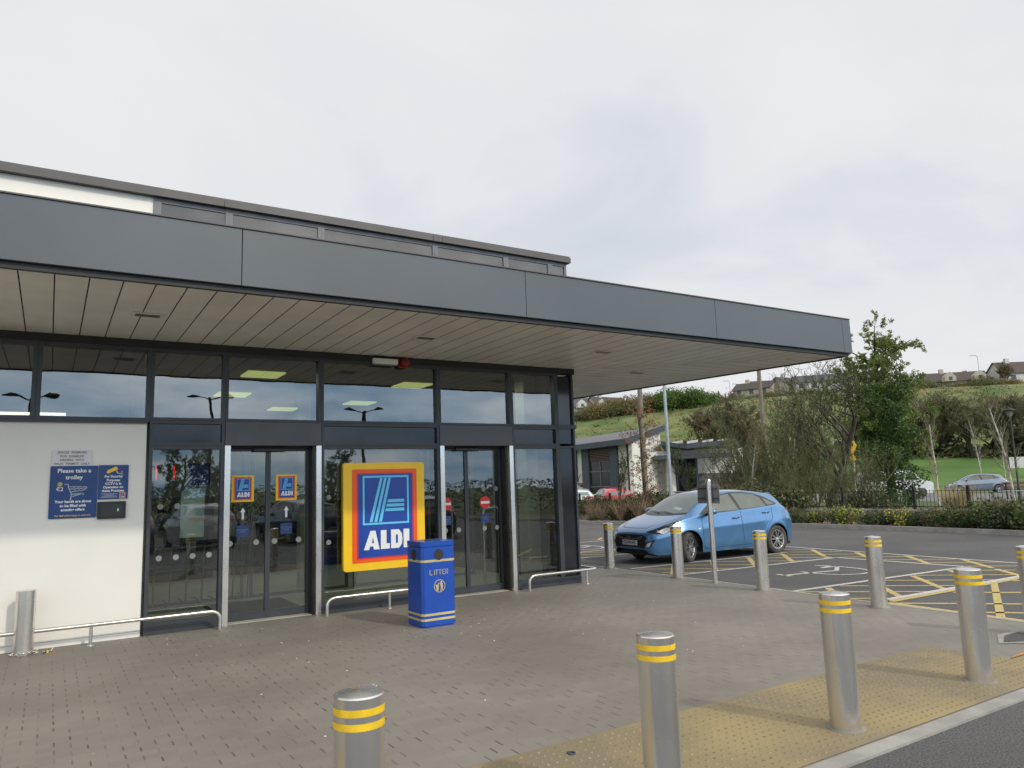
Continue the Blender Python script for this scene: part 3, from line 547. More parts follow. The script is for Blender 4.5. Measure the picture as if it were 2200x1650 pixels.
for k in range(5):
    tx, ty = 1.35 + .22 * k, 12.15; mb = MB(); WR_ = SHELF if k == 0 else WR_
    if k == 0: WR_ = M('trolley_wire', (.30, .31, .30), .4, metal=.5)
    for z, y0, y1 in ((.62, 0, .75), (.95, -.08, .80)): mb.tube([(tx, ty + y0, z), (tx, ty + y1, z), (tx + .45, ty + y1, z), (tx + .45, ty + y0, z), (tx, ty + y0, z)], .008, WR_, 5)
    for j in range(8): x_ = tx + .45 * j / 7; mb.tube([(x_, ty - .08, .95), (x_, ty, .62), (x_, ty + .75, .62)], .004, WR_, 4)
    for j in range(7): y_ = ty + .1 * j; mb.tube([(tx, y_, .95), (tx, y_, .62), (tx + .45, y_, .62)], .004, WR_, 4)
    for x_ in (tx, tx + .45): mb.tube([(x_, ty - .1, 1.0), (x_, ty + .05, .12), (x_, ty + .7, .12)], .012, WR_, 5)
    mb.tube([(tx, ty - .1, 1.0), (tx + .45, ty - .1, 1.0)], .015, NAVY, 6); part(mb, 'inside_trolley')
mb = MB()
for x0 in (5.62, 6.55): mb.tube([(x0, 11.5, 0), (x0, 11.5, 1.25), (x0 + .03, 11.5, 1.32), (x0 + .28, 11.5, 1.34), (x0 + .31, 11.5, 1.28), (x0 + .31, 11.5, 0)], .02, STEEL, 8)
part(mb, 'inside_rail')

# ------------------------------------------------------------------ things on the facade
U, V = (1, 0, 0), (0, 0, 1)
sg = empty('shop_sign', (4.24, 10.40, 1.33), label='large yellow and blue ALDI sign between the two entrances'.replace('ALDI ', 'logo '), cat='sign')
mb = MB(); mb.plate(rrect(-.64, -.775, .64, .775, .045), (0, -.02, 0), U, V, M('sign_edge', (.75, .47, .01), .4), t=-.07)
mb.v = [(x, y, z) for x, y, z in mb.v]; mb.build('panel', sg)
mb = MB(); logo(mb, -.64, -.775, 1.28, 1.55, -.0245, .003); mb.build('logo', sg)
for zz_ in (-.4, .4): mb = MB(); mb.box(-.5, .5, .051, .10, zz_ - .02, zz_ + .02, FRAME); mb.build('bracket', sg)
# trolley notice
tn = empty('trolley_notice', (.25, WY - .012, 1.80), label='square blue notice asking shoppers to take a trolley, on the white wall', cat='notice')
mb = MB(); mb.plate(rrect(-.25, -.315, .25, .315, .015), (0, 0, 0), U, V, NAVY, t=.006); mb.build('board', tn)
mb = MB(); y = -.008
for s_, z, sz, m_ in (('Please take a', .255, .068, WHITE), ('trolley', .175, .068, WHITE), ('Your hands are about', -.115, .043, WHITE), ('to be filled with', -.165, .043, WHITE), ('amazing offers', -.213, .043, WHITE), ('Our staff will be happy to assist you', -.282, .026, SYEL)): mb.text(s_, (0, y, z), U, V, sz, m_, .0016 if sz > .03 else .0005)
mb.text('€2', (-.145, y, .035), U, V, .065, WHITE, .0008); mb.plate(circ(-.145, .095, .026, 16), (0, y, 0), U, V, GOLD); mb.build('print', tn)
mb = MB(); g_ = M('trolley_grey', (.42, .46, .52), .5)
for a, b in (((-.10, .095), (-.055, .09)), ((-.055, .09), (-.06, .065)), ((-.06, .065), (-.02, -.03)), ((-.06, .065), (.14, .058)), ((-.03, .0), (.12, .022)), ((.14, .058), (.12, .022)), ((-.045, .035), (.13, .042)), ((-.02, -.03), (-.03, -.10)), ((-.02, -.03), (.11, -.015)), ((-.01, -.055), (.11, -.015)), ((.11, -.015), (.10, -.04)), ((.0, .06), (.02, .005)), ((.05, .06), (.06, .01)), ((.10, .06), (.10, .02))):
    a = Vector(a); b = Vector(b); d = (b - a).normalized(); n = Vector((-d.y, d.x)) * .005; mb.plate([tuple(a - n), tuple(b - n), tuple(b + n), tuple(a + n)], (0, y, 0), U, V, g_)
mb.build('trolley_picture', tn)
cn = empty('camera_notice', (.673, WY - .012, 1.91), label='narrow blue security camera notice, right of the pair on the white wall', cat='notice')
mb = MB(); mb.plate([(-.165, -.21), (.165, -.21), (.165, .21), (-.165, .21)], (0, 0, 0), U, V, NAVY, t=.006); mb.build('board', cn)
mb = MB()
for s_, z in (('For Security', .068), ('Purposes', .022), ('CCTV is in', -.022), ('Operation on', -.065), ('these Premises', -.108)): mb.text(s_, (0, y, z), U, V, .040, WHITE, .0014)
mb.build('print', cn)
for k in range(4): mb = MB(); h_ = (.09, .05, .08, .09)[k]; mb.plate([(-.04 - h_, -.147 - k * .014), (-.04 + h_, -.147 - k * .014), (-.04 + h_, -.142 - k * .014), (-.04 - h_, -.142 - k * .014)], (0, y, 0), U, V, PAPER); mb.build('small_print_line', cn)
mb = MB(); mb.plate([(-.08, .115), (-.06, .105), (.045, .155), (.035, .185), (.02, .19), (-.07, .145)], (0, y, 0), U, V, SYEL); mb.plate([(.02, .145), (.035, .145), (.05, .11), (.085, .11), (.085, .135), (.095, .135), (.095, .085), (.085, .085), (.085, .10), (.04, .10)], (0, y, 0), U, V, GOLD); mb.build('camera_picture', cn)
mb = MB(); logo(mb, .072, -.205, .065, .075, -.0075, .001); mb.build('logo', cn)
pn = empty('permit_notice', (.22, WY - .01, 2.21), label='pale notice with four lines of capitals about disabled spaces above the trolley notice', cat='notice')
mb = MB(); mb.plate([(-.21, -.095), (.21, -.095), (.21, .095), (-.21, .095)], (0, 0, 0), U, V, M('clear_backing', (.70, .685, .675), .5, var=.02), t=.003); mb.build('board', pn)
mb = MB()
for i, s_ in enumerate(('SPACES  RESERVED', 'FOR  DISABLED', 'DRIVERS  WITH', 'VALID  PERMITS  ONLY')): mb.text(s_, (0, -.005, .068 - i * .046), U, V, .037, GREYTXT, .0006)
mb.build('print', pn)
kb = empty('wall_box', (.665, WY - .02, 1.565), label='black wall box with a small lock under the narrow blue notice', cat='box')
mb = MB(); mb.box(-.155, .155, -.03, .02, -.105, .105, BLACK, c=.008); mb.build('body', kb); mb = MB(); mb.box(-.12, .12, -.038, -.0305, -.075, .075, M('box_door', (.028, .028, .032), .4)); lid = mb.build('lid', kb); mb = MB(); mb.box(.06, .075, -.046, -.0385, -.018, .018, STEEL); mb.build('lock', lid)
al = empty('emergency_light', (4.28, WY - .07, ZS - .10), label='slim white emergency light fitting above the sign under the soffit', cat='light')
mb = MB(); mb.box(-.20, .20, -.04, .033, -.035, .05, WHITE, c=.012); mb.build('housing', al); mb = MB(); mb.box(-.18, .18, -.03, .02, -.05, -.0355, FROST, c=.006); mb.build('diffuser', al)
ra = empty('alarm_sounder', (4.60, WY - .06, ZS - .10), label='small red alarm sounder beside the white emergency light', cat='alarm')
mb = MB(); mb.lathe([(0, .10), (.05, .10), (.075, .07), (.08, .0), (.08, -.02)], M('alarm_red', (.18, .010, .012), .35), 20, Matrix.Rotation(rad(90), 4, 'X')); mb.build('sounder', ra); mb = MB(); mb.box(-.08, .08, .021, .024, -.07, .07, SRED); mb.build('base', ra)
# guard rails
def arc(c, a, b, n=7): # quarter bend from a to b around corner c (c = sharp corner point)
    c, a, b = Vector(c), Vector(a), Vector(b); return [a * (1 - t) ** 2 + c * 2 * t * (1 - t) + b * t * t for t in [i / n for i in range(n + 1)]]
def rail(label, x0, x1, legs, wrap=False, left_down=True, right_down=True, y=10.27, h=.235):
    t = empty('guard_rail', ((x0 + x1) / 2, y, 0), label=label, cat='guard rail', group='low steel rails along the glazing'); X0 = x0 - (x0 + x1) / 2; X1 = x1 - (x0 + x1) / 2; p = []
    if left_down: p += [Vector((X0, 0, 0))] + arc((X0, 0, h), (X0, 0, h - .12), (X0 + .14, 0, h))
    else: p += [Vector((X0, 0, h))]
    if right_down: p += arc((X1, 0, h), (X1 - .14, 0, h), (X1, 0, h - .12)) + [Vector((X1, 0, 0))]
    elif wrap: p += arc((X1, 0, h), (X1 - .1, 0, h), (X1, .1, h)) + [Vector((X1, .8, h))]
    else: p += [Vector((X1, 0, h))]
    mb = MB(); mb.tube(p, .023, STEEL, 14); mb.build('bar', t)
    for lx in legs: mb = MB(); mb.tube([(lx - (x0 + x1) / 2, 0 if not wrap else .0, 0), (lx - (x0 + x1) / 2, 0, h - .02)], .02, STEEL, 12); mb.lathe([(.035, 0), (.035, .006), (0, .006)], STEEL, 16, Matrix.Translation((lx - (x0 + x1) / 2, 0, 0))); mb.build('leg', t)
rail('low curved steel rail in front of the white wall', -7, 1.93, (-5.2, -3.3, -1.5, .49), left_down=False)
rail('low curved steel rail under the large yellow and blue sign', 3.33, 5.15, (4.25,))
rail('low steel rail wrapping round the glazed corner', 6.68, 8.08, (7.85,), wrap=True, right_down=False)
mb = MB(); mb.tube([(0, 0, 0), (0, 0, 1.70)], .022, STEEL, 12); mb.lathe([(.022, 1.70), (.016, 1.715), (0, 1.72)], STEEL, 12); mb.lathe([(.028, 1.45), (.028, 1.5)], STEEL, 12); mb.build('corner_post', loc=(8.48, 11.32, 0), label='slim tall steel post just past the glazed corner', cat='post')

# bollards --------------------------------------------------------------
bol = empty('bollard', (1.09, 2.96, 0)); HB = .885; r_ = .1
mb = MB(); mb.lathe([(r_, 0), (r_, .70)], STEEL, 40); mb.lathe([(r_, .70), (r_, HB - .006)], STEEL, 40); mb.lathe([(r_, HB - .006), (r_ - .006, HB)], STEEL, 40); mb.lathe([(r_ - .006, HB), (.05, HB + .008), (0, HB + .012)], STEEL, 40); mb.build('post', bol)
for z in (.829, .777): mb = MB(); mb.lathe([(r_ + .0012, z - .014), (r_ + .0012, z + .014)], BANDY, 40); mb.build('yellow_band', bol)
mb = MB(); mb.lathe([(.128, 0), (.126, .009), (r_, .011)], M('mortar_collar', (.22, .205, .18), .9), 28); mb.build('collar', bol)
BL = [((1.09, 2.96), 'nearest steel bollard, cut off by the bottom edge in the middle'), ((2.75, 3.03), 'tall looking steel bollard right of centre, its base below the frame'), ((4.60, 3.25), 'steel bollard on buff tactile paving with its whole height in view, nearest such one'), ((6.44, 3.29), 'steel bollard on buff tactile paving near the right edge'), ((8.66, 3.80), 'steel bollard cut off by the right edge of the picture'),
      ((9.06, 5.76), 'steel bollard beside the empty wheelchair bay, right of the blue car'), ((9.25, 7.73), 'steel bollard in front of the blue car rear door, right of the thin sign post'), ((9.44, 9.71), 'steel bollard in front of the blue car front wheel'), ((9.60, 11.78), 'farthest steel bollard, left of the blue car grille')]
for i, ((x, y_), lb) in enumerate(BL):
    o = bol if i == 0 else copy_tree(bol); o.location = (x, y_, 0); o.rotation_euler = (0, 0, i * 1.3); tag(o, lb, 'bollard', 'steel bollards with yellow bands')
wp = empty('wall_post', (-.17, 10.25, 0), label='plain steel post without bands standing against the white wall', cat='post')
mb = MB(); mb.lathe([(.1, 0), (.1, .70)], STEEL, 40); mb.lathe([(.1, .70), (0, .712)], STEEL, 40); mb.build('post', wp)
ch = MB(); rr = random.Random(3)
for k in range(34):
    a = k * .52; p = Vector((-.17 + .125 * math.cos(a) + (k / 34) * .22 * (k > 18), 10.25 - abs(.12 * math.sin(a)) - .01, .012 + .02 * rr.random())); d = Vector((rr.uniform(-1, 1), rr.uniform(-1, 1), rr.uniform(-.2, .6))).normalized() * .018
    ch.tube([p - d, p, p + d], .005, STEEL, 5)
ch.build('chain', label='loose steel chain heaped round the foot of the plain wall post', cat='chain')
mb = MB(); mb.box(.02, .07, 10.15, 10.19, 0, .02, BLACK, c=.004); mb.box(.055, .075, 10.14, 10.155, 0.001, .026, SYEL); mb.box(.12, .14, 10.08, 10.1, 0, .01, SORG); mb.build('trolley_lock', label='small black and orange coin lock lying beside the chain', cat='lock')
# scattered litter specks
lt = MB(); rr = random.Random(11)
for k in range(80):
    x = rr.uniform(1, 8); y_ = rr.uniform(5, 10.2) if k < 45 else rr.gauss(8.6, .5); s_ = rr.uniform(.005, .013)
    lt.add([(x - s_, y_, .002), (x, y_ - s_, .002), (x + s_, y_, .003), (x, y_ + s_, .002), (x, y_, .008)], [(0, 1, 4), (1, 2, 4), (2, 3, 4), (3, 0, 4)], PAPER)
lt.build('litter_specks', kind='stuff', label='tiny pale scraps scattered on the block paving')

# litter bin --------------------------------------------------------------
bn = empty('litter_bin', (4.17, 8.71, 0), label='tall blue litter bin with gold bands in front of the yellow sign', cat='litter bin')
W_ = .232; c_ = .035
def octo(w_, c): return [(-w_ + c, -w_), (w_ - c, -w_), (w_, -w_ + c), (w_, w_ - c), (w_ - c, w_), (-w_ + c, w_), (-w_, w_ - c), (-w_, -w_ + c)]
mb = MB(); mb.plate(octo(W_ - .015, c_), (0, 0, 0.0), (1, 0, 0), (0, 1, 0), BLUE, t=.02); mb.build('plinth', bn)
mb = MB(); mb.plate(octo(W_, c_), (0, 0, .021), (1, 0, 0), (0, 1, 0), BLUE, t=.949); mb.build('body', bn, bevel=.004)
mb = MB(); mb.plate(octo(W_ + .004, c_), (0, 0, .976), (1, 0, 0), (0, 1, 0), BLUE, t=.062); o_ = mb.build('lid', bn, bevel=.008)
mb = MB(); mb.lathe([(.07, 1.0385), (.07, 1.046), (.06, 1.05), (0, 1.05)], BLACK, 24); mb.build('ashtray', o_, bevel=0)
for ang in (0, -90, 90, 180):
    R3 = Matrix.Rotation(rad(ang), 4, 'Z')
    mb = MB(); mb.plate(circ(0, .872, .068, 28), (0, -W_ - .0015, 0), U, V, DARK); mb.v = [tuple(R3 @ Vector(v)) for v in mb.v]; mb.build('opening', bn)
for z in (.80, .155, .095):
    mb = MB(); o8 = octo(W_ + .0015, c_); vs = [(a, b, z + s_) for s_ in (-.014, .014) for a, b in o8]; mb.add(vs, [(i, (i + 1) % 8, 8 + (i + 1) % 8, 8 + i) for i in range(8)], GOLD); mb.build('gold_band', bn)
mb = MB()
def glyph(s_, x0, z0, h, w_, t):   # square stencil lettering
    G = {'L': [((0, 0), (0, 1)), ((0, 0), (1, 0))], 'I': [((.5, 0), (.5, 1))], 'T': [((0, 1), (1, 1)), ((.5, 0), (.5, 1))], 'E': [((0, 0), (0, 1)), ((0, 1), (1, 1)), ((0, .5), (.8, .5)), ((0, 0), (1, 0))], 'R': [((0, 0), (0, 1)), ((0, 1), (1, 1)), ((1, 1), (1, .5)), ((0, .5), (1, .5)), ((.85, .5), (.85, 0))]}
    x = x0
    for c in s_:
        for (a, b) in G[c]:
            a = Vector((x + a[0] * w_, z0 + a[1] * h)); b = Vector((x + b[0] * w_, z0 + b[1] * h)); d = (b - a).normalized(); n = Vector((-d.y, d.x)) * t / 2; a = a - d * t / 2; b = b + d * t / 2
            mb.plate([tuple(a - n), tuple(b - n), tuple(b + n), tuple(a + n)], (0, -W_ - .002, 0), U, V, GOLD)
        x += w_ * (1.0 if c == 'I' else 1.5)
glyph('LITTER', -.125, .632, .055, .031, .0075); mb.build('lettering', bn)
mb = MB(); c0 = circ(.005, .49, .078, 32); c1 = circ(.005, .49, .070, 32)
for i in range(32): mb.plate([c0[i], c0[(i + 1) % 32], c1[(i + 1) % 32], c1[i]], (0, -W_ - .002, 0), U, V, GOLD)
for q in ([(-.05, .51), (-.004, .51), (-.012, .435), (-.04, .435)], circ(.028, .535, .013, 12), [(.012, .52), (.045, .525), (.05, .47), (.045, .43), (.052, .425), (.038, .425), (.034, .46), (.026, .425), (.012, .425), (.022, .465)], [(.012, .522), (-.016, .530), (-.018, .522), (.012, .508)]): mb.plate(q, (0, -W_ - .002, 0), U, V, GOLD)
mb.build('tidy_symbol', bn)

# sign post seen from behind ------------------------------------------------
sp = empty('sign_post', (9.38, 8.81, 0), label='thin round topped steel post carrying a small plate seen from behind', cat='sign post')
mb = MB(); mb.tube([(0, 0, 0), (0, 0, 1.66)], .043, STEEL, 24, cap=False); mb.lathe([(.043, 1.66), (.038, 1.685), (.025, 1.70), (0, 1.706)], STEEL, 24); mb.build('post', sp)
mb = MB(); mb.box(.068, .074, -.16, .33, 1.29, 1.60, M('sign_back_grey', (.24, .24, .25), .5, metal=.3), c=.002); plt = mb.build('plate', sp)
for z in (1.37, 1.54):
    mb = MB(); mb.box(.046, .0675, -.14, .31, z - .012, z + .012, M('sign_channel', (.09, .09, .095), .5, metal=.4)); mb.lathe([(.046, z - .012), (.046, z + .012)], STEEL, 20); b_ = mb.build('bracket', sp)

# ------------------------------------------------------------------ cars
G_ = -.22
CARP = dict(
 top=[(0, .60), (.03, .655), (.10, .715), (.3, .81), (.6, .90), (.80, .955), (.88, .985), (1.08, 1.105), (1.38, 1.275), (1.63, 1.385), (1.88, 1.445), (2.25, 1.478), (2.7, 1.472), (3.2, 1.44), (3.62, 1.39), (3.79, 1.36), (3.83, 1.29), (3.95, 1.16), (4.07, 1.03), (4.16, .95), (4.25, .86), (4.29, .62), (4.3, .52)],
 half=[(0, .50), (.05, .62), (.12, .70), (.25, .77), (.5, .845), (.87, .882), (1.5, .885), (2.6, .888), (3.4, .888), (3.8, .87), (4.05, .81), (4.2, .73), (4.27, .63), (4.3, .54)],
 belt=[(0, .56), (.1, .66), (.3, .745), (.6, .83), (.85, .89), (1.1, .925), (1.8, .965), (2.8, 1.02), (3.4, 1.06), (3.7, 1.06), (3.95, 1.0), (4.25, .82), (4.3, .5)],
 ins=[(0, .04), (.3, .08), (.7, .075), (1.0, .06), (2, .05), (3.3, .045), (4.0, .06), (4.3, .04)],
 ry=[(0, .36), (.1, .52), (.5, .66), (.8, .70), (1.1, .69), (1.48, .64), (1.88, .59), (2.8, .585), (3.4, .57), (3.75, .56), (3.95, .61), (4.1, .62), (4.25, .58), (4.3, .42)],
 rd=[(0, .025), (.5, .03), (.8, .03), (1.08, .09), (1.48, .085), (1.88, .055), (3.2, .055), (3.7, .06), (3.95, .08), (4.25, .03), (4.3, .02)],
 bot=[(0, .30), (.06, .22), (.2, .19), (1.3, .185), (3.2, .19), (3.9, .24), (4.2, .28), (4.3, .36)])
AX = (.87, 3.52); WR = .315
CHROME = M('chrome', (.75, .75, .76), .12, metal=1); TYRE = M('tyre_rubber', (.060, .055, .048), .85, var=.25, scale=8); RIM = M('alloy_rim', (.52, .51, .50), .3, metal=.85); CGLASS = M('car_side_glass', (.105, .125, .115), .05, var=.2, scale=1.1, spec=.8); WGLASS = M('windscreen_glass', (.13, .175, .18), .04, var=.15, scale=.9, spec=1.0)
LAMP = M('lamp_lens', (.80, .80, .82), .08, metal=.4, var=.3, scale=9); REDL = M('red_lamp_lens', (.50, .012, .012), .15, coat=.5)
def car_body(P=CARP):
    xs = sorted(set([0, .008, .02, .035, .055, .08, .11, .15, .2] + [round(.24 + .035 * i, 3) for i in range(107)] + [3.985, 4.02, 4.06, 4.1, 4.14, 4.17, 4.2, 4.22, 4.24, 4.255, 4.27, 4.28, 4.29, 4.296, 4.3])); xs = [x for x in xs if x <= 4.3]
    TS = [0, .06, .13, .2, .28, .37, .46, .55, .62, .67, .70, .73, .77, .84, .92, 1.0]; prof = [(0, .045), (.1, .022), (.28, .004), (.5, 0), (.66, -.006), (.715, .004), (.78, .016), (1, None)]
    rows = []; 
    for x in xs:
        W_ = inter(x, P['half']); zb = inter(x, P['belt']); zt = inter(x, P['top']); zb = min(zb, zt - .02); ins = inter(x, P['ins']); bz = inter(x, P['bot'])
        for a in AX:
            if abs(x - a) < .36: bz = max(bz, .315 + math.sqrt(.36 ** 2 - (x - a) ** 2) * .985)
        lo = inter(x, P['bot']); col = []
        for t in TS:
            z = bz + (zb - bz) * t; tt = (z - lo) / (zb - lo); o = inter(tt, [(p[0], ins if p[1] is None else p[1]) for p in prof])
            fl = 0
            for a in AX: fl += .018 * math.exp(-((math.hypot(x - a, z - .315) - .37) / .07) ** 2)
            col.append((W_ - o + (fl if .3 < x < 4.1 else 0), z))
        ry = min(inter(x, P['ry']), col[-1][0] - .03); rz = zt - inter(x, P['rd']); by, bz_ = col[-1]; rz = max(rz, bz_ + .005)
        for t in (.12, .3, .5, .7, .88): col.append((by + (ry - by) * t + .012 * math.sin(math.pi * t), bz_ + (rz - bz_) * (t + .03 * math.sin(math.pi * t))))
        for t in (0, .1, .22, .38, .55, .72, .87, 1.0): yy = ry * (1 - t); col.append((yy, rz + (zt - rz) * (1 - (yy / ry) ** 2.2)))
        rows.append((x, col))
    vs = []; fs = []; n = len(rows[0][1]); full = 2 * n - 1
    for x, col in rows: vs += [(x, -y_, z) for y_, z in col] + [(x, y_, z) for y_, z in reversed(col[:-1])]
    for i in range(len(rows) - 1):
        for k in range(full - 1): fs.append((i * full + k, (i + 1) * full + k, (i + 1) * full + k + 1, i * full + k + 1))
    fs.append(tuple(range(full))); fs.append(tuple(reversed([(len(rows) - 1) * full + k for k in range(full)])))
    return vs, fs
CV, CF = car_body(); BVH = BVHTree.FromPolygons(CV, CF)
def drape(poly, O, Ud, Vd, D, m, mb, off=.004, cuts=3, flat=False):
    O = Vector(O); Ud = Vector(Ud); Vd = Vector(Vd); D = Vector(D).normalized(); bm = bmesh.new(); vv = [bm.verts.new((a, b, 0)) for a, b in poly]
    bm.faces.new(vv); bmesh.ops.triangulate(bm, faces=bm.faces[:]); bmesh.ops.subdivide_edges(bm, edges=bm.edges[:], cuts=cuts, use_grid_fill=True); pts = []; ok = []
    for v in bm.verts:
        p = O + Ud * v.co.x + Vd * v.co.y; h, nn, _, _ = BVH.ray_cast(p, D)
        if h is None: pts.append(p + D * .5); ok.append(False)
        else:
            if nn.dot(D) > 0: nn = -nn
            pts.append(h + nn * off - D * .001); ok.append(True)
    bm.verts.index_update(); fs = []
    W_ = Ud.cross(Vd)
    for f in bm.faces:
        ids = [v.index for v in f.verts]
        if all(ok[i] for i in ids):
            nrm = (pts[ids[1]] - pts[ids[0]]).cross(pts[ids[2]] - pts[ids[0]])
            fs.append(ids if nrm.dot(D) < 0 else ids[::-1])
    mb.add(pts, fs, m, True); bm.free()
def line(pl, O, Ud, Vd, D, m, mb, wd=.007, off=.003, n=6):
    for i in range(len(pl) - 1):
        a = Vector(pl[i]); b = Vector(pl[i + 1])
        for k in range(n):
            p = a.lerp(b, k / n); q = a.lerp(b, (k + 1) / n); d = (q - p).normalized(); nn = Vector((-d.y, d.x)) * wd / 2; drape([tuple(p - nn), tuple(q - nn), tuple(q + nn), tuple(p + nn)], O, Ud, Vd, D, m, mb, off, 1)
def make_wheel():
    g = {}; mb = MB(); Rm = Matrix.Rotation(rad(90), 4, 'X')     # local z -> -y (outwards)
    mb.lathe([(.205, .075), (.215, .10), (.25, .108), (.285, .106), (.305, .092), (.315, .06), (.316, 0), (.315, -.06), (.30, -.1), (.2, -.1)], TYRE, 40, Rm); g['tyre'] = mb
    mb = MB(); mb.lathe([(.212, .098), (.198, .10), (.19, .085), (.18, .04)], RIM, 40, Rm); mb.lathe([(.19, .03), (0, .03)], M('brake_dark', (.025, .025, .025), .6), 24, Rm); mb.lathe([(.045, .07), (.04, .088), (.02, .094), (0, .095)], RIM, 20, Rm)
    for k in range(5):
        for s_ in (-1, 1):
            a = rad(k * 72 + 18 + s_ * 11); a2 = rad(k * 72 + 18 + s_ * 14); p = Vector((.03 * math.cos(a), -.082, .03 * math.sin(a))); q = Vector((.198 * math.cos(a2), -.092, .198 * math.sin(a2))); mb.obox(p, q, .020, .024, RIM)
    g['rim'] = mb; return g
def make_car(paint, detail=True, glassm=None):
    root = empty('parked_car'); GS = glassm or CGLASS; WG = glassm or WGLASS
    mb = MB(); mb.add(CV, CF[:-2], paint, True); mb.add(CV, CF[-2:], paint); body = mb.build('body', root)
    mb = MB(); mb.box(.15, 4.15, -.68, .68, .17, .45, BLACK)
    for a in AX:
        for s_ in (-1, 1): mb.box(a - .37, a + .37, s_ * .80 - .06 if s_ > 0 else -.86 + .06, s_ * .80 + .0 if s_ > 0 else -.74, .3, .66, BLACK)
    mb.build('underbody', root)
    SIDES = [(-1, (0, -3, 0), (0, 1, 0)), (1, (0, 3, 0), (0, -1, 0))]
    dlo = [(1.46, .965), (1.75, 1.13), (2.0, 1.275), (2.25, 1.365), (2.6, 1.405), (3.0, 1.398), (3.35, 1.35), (3.62, 1.26), (3.86, 1.125), (3.84, 1.09), (3.2, 1.045), (2.4, 1.0)]; sh = lambda q: [(a + G_, b) for a, b in q]; dlo = sh(dlo)
    FG = [(1.74, .995), (1.76, 1.10), (2.0, 1.235), (2.25, 1.337), (2.52, 1.370), (2.62, 1.02)]; RG = [(2.70, 1.028), (2.61, 1.373), (3.0, 1.368), (3.3, 1.33), (3.42, 1.265), (3.48, 1.065)]; QG = [(3.53, 1.085), (3.50, 1.255), (3.62, 1.21), (3.78, 1.125), (3.76, 1.10)]; FG = sh(FG); RG = sh(RG); QG = sh(QG)
    for s_, O, D in SIDES:
        mb = MB(); drape(dlo, O, (1, 0, 0), (0, 0, 1), D, BLACK, mb, .003, 4); sw = mb.build('window_surround', root)
        for q in (FG, RG, QG): mb = MB(); drape(q, O, (1, 0, 0), (0, 0, 1), D, GS, mb, .006, 4); mb.build('side_window', sw)
        if detail:
            mb = MB()
            for pl in ([(1.28, .90), (1.26, .60), (1.30, .27)], [(2.44, 1.0), (2.44, .6), (2.48, .26)], [(3.42, 1.04), (3.40, .80), (3.22, .60), (3.13, .42)], [(1.30, .262), (3.1, .275)]): line(pl, O, (1, 0, 0), (0, 0, 1), D, DARK, mb)
            line([(3.84, .93), (3.88, .90), (3.87, .83), (3.82, .79), (3.75, .82), (3.74, .90), (3.79, .94), (3.84, .93)], O, (1, 0, 0), (0, 0, 1), D, DARK, mb, .004, n=2); mb.build('panel_gap', root)
            for hx, hz in ((2.28, .865), (3.22, .94)):
                mb = MB(); y_ = -.892; mb.tube([(hx - .11, y_ + .012, hz - .008), (hx - .06, y_ - .022, hz), (hx + .06, y_ - .022, hz + .006), (hx + .11, y_ + .012, hz + .004)], [.012, .016, .016, .012], paint, 8); mb.tube([(hx - .06, y_ + .006, hz - .010), (hx + .06, y_ + .006, hz - .006)], .016, DARK, 8); mb.v = [(x, y__ * -s_, z) for x, y__, z in mb.v]; mb.build('door_handle', root)
            mb = MB(); drape([(1.13, .69), (1.22, .695), (1.21, .675), (1.14, .67)], O, (1, 0, 0), (0, 0, 1), D, LAMP, mb, .006, 1); mb.build('side_repeater', root)
        # mirror
        mb = MB(); bm = bmesh.new(); bmesh.ops.create_icosphere(bm, subdivisions=3, radius=1)
        for v in bm.verts:
            x, y_, z = v.co; x = x if x < .35 else .35; v.co = (x * .10, y_ * .115, z * .075 * (1 + .15 * y_))
        mb.bm(bm, paint, Matrix.Translation((1.44, -1.0, 1.025)), True); mb.tube([(1.44, -.84, .96), (1.43, -.93, .98)], [.035, .025], BLACK, 8); mb.add([(1.48, -1.1, .975), (1.48, -.9, .965), (1.48, -.9, 1.07), (1.48, -1.09, 1.075)], [(0, 1, 2, 3)], CHROME); mb.v = [(x, y__ * -s_, z) for x, y__, z in mb.v]; mb.build('mirror', root)
        # tail and head lamps
        mb = MB(); drape([(3.94, 1.00), (4.10, 1.01), (4.20, .93), (4.24, .84), (4.16, .86), (4.06, .935), (3.96, .96)], O, (1, 0, 0), (0, 0, 1), D, REDL, mb, .008, 3); mb.build('tail_light', root)
        k = Vector((.53, .848 * -s_, 0)); ud = Vector((.848, .53 * s_, 0)); hl = empty if False else None
        mb = MB(); Oh = Vector((-1.6, 2.6 * s_, 0)) * 1.0; Oh = -k * 3
        drape([(.31, .665), (.42, .628), (.62, .615), (.80, .665), (.97, .755), (1.15, .865), (.90, .845), (.60, .755)], Oh, ud, (0, 0, 1), k, M('lamp_bezel', (.05, .052, .058), .15, metal=.5), mb, .004, 4); hlm = mb.build('headlight', root)
        mb = MB(); drape([(.50, .66), (.60, .632), (.66, .628), (.80, .685), (.88, .74), (.70, .735), (.60, .70)], Oh, ud, (0, 0, 1), k, LAMP, mb, .007, 3); drape([(.90, .735), (1.12, .855), (.95, .825), (.86, .765)], Oh, ud, (0, 0, 1), k, LAMP, mb, .007, 3); drape([(.50, .70), (.60, .622), (.68, .622), (.60, .645)], Oh, ud, (0, 0, 1), k, WHITE, mb, .009, 2); mb.build('lens', hlm)
        mb = MB(); drape([(y_ * s_, z) for y_, z in ((.46, .34), (.60, .35), (.72, .53), (.52, .44))], (-2, 0, 0), (0, 1, 0), (0, 0, 1), (1, 0, 0), BLACK, mb, .004, 3); fgm = mb.build('fog_light', root)
        mb = MB(); drape([(y_ * s_, z) for y_, z in ((.49, .355), (.58, .36), (.65, .47), (.55, .43))], (-2, 0, 0), (0, 1, 0), (0, 0, 1), (1, 0, 0), LAMP, mb, .007, 3); mb.build('lens', fgm)
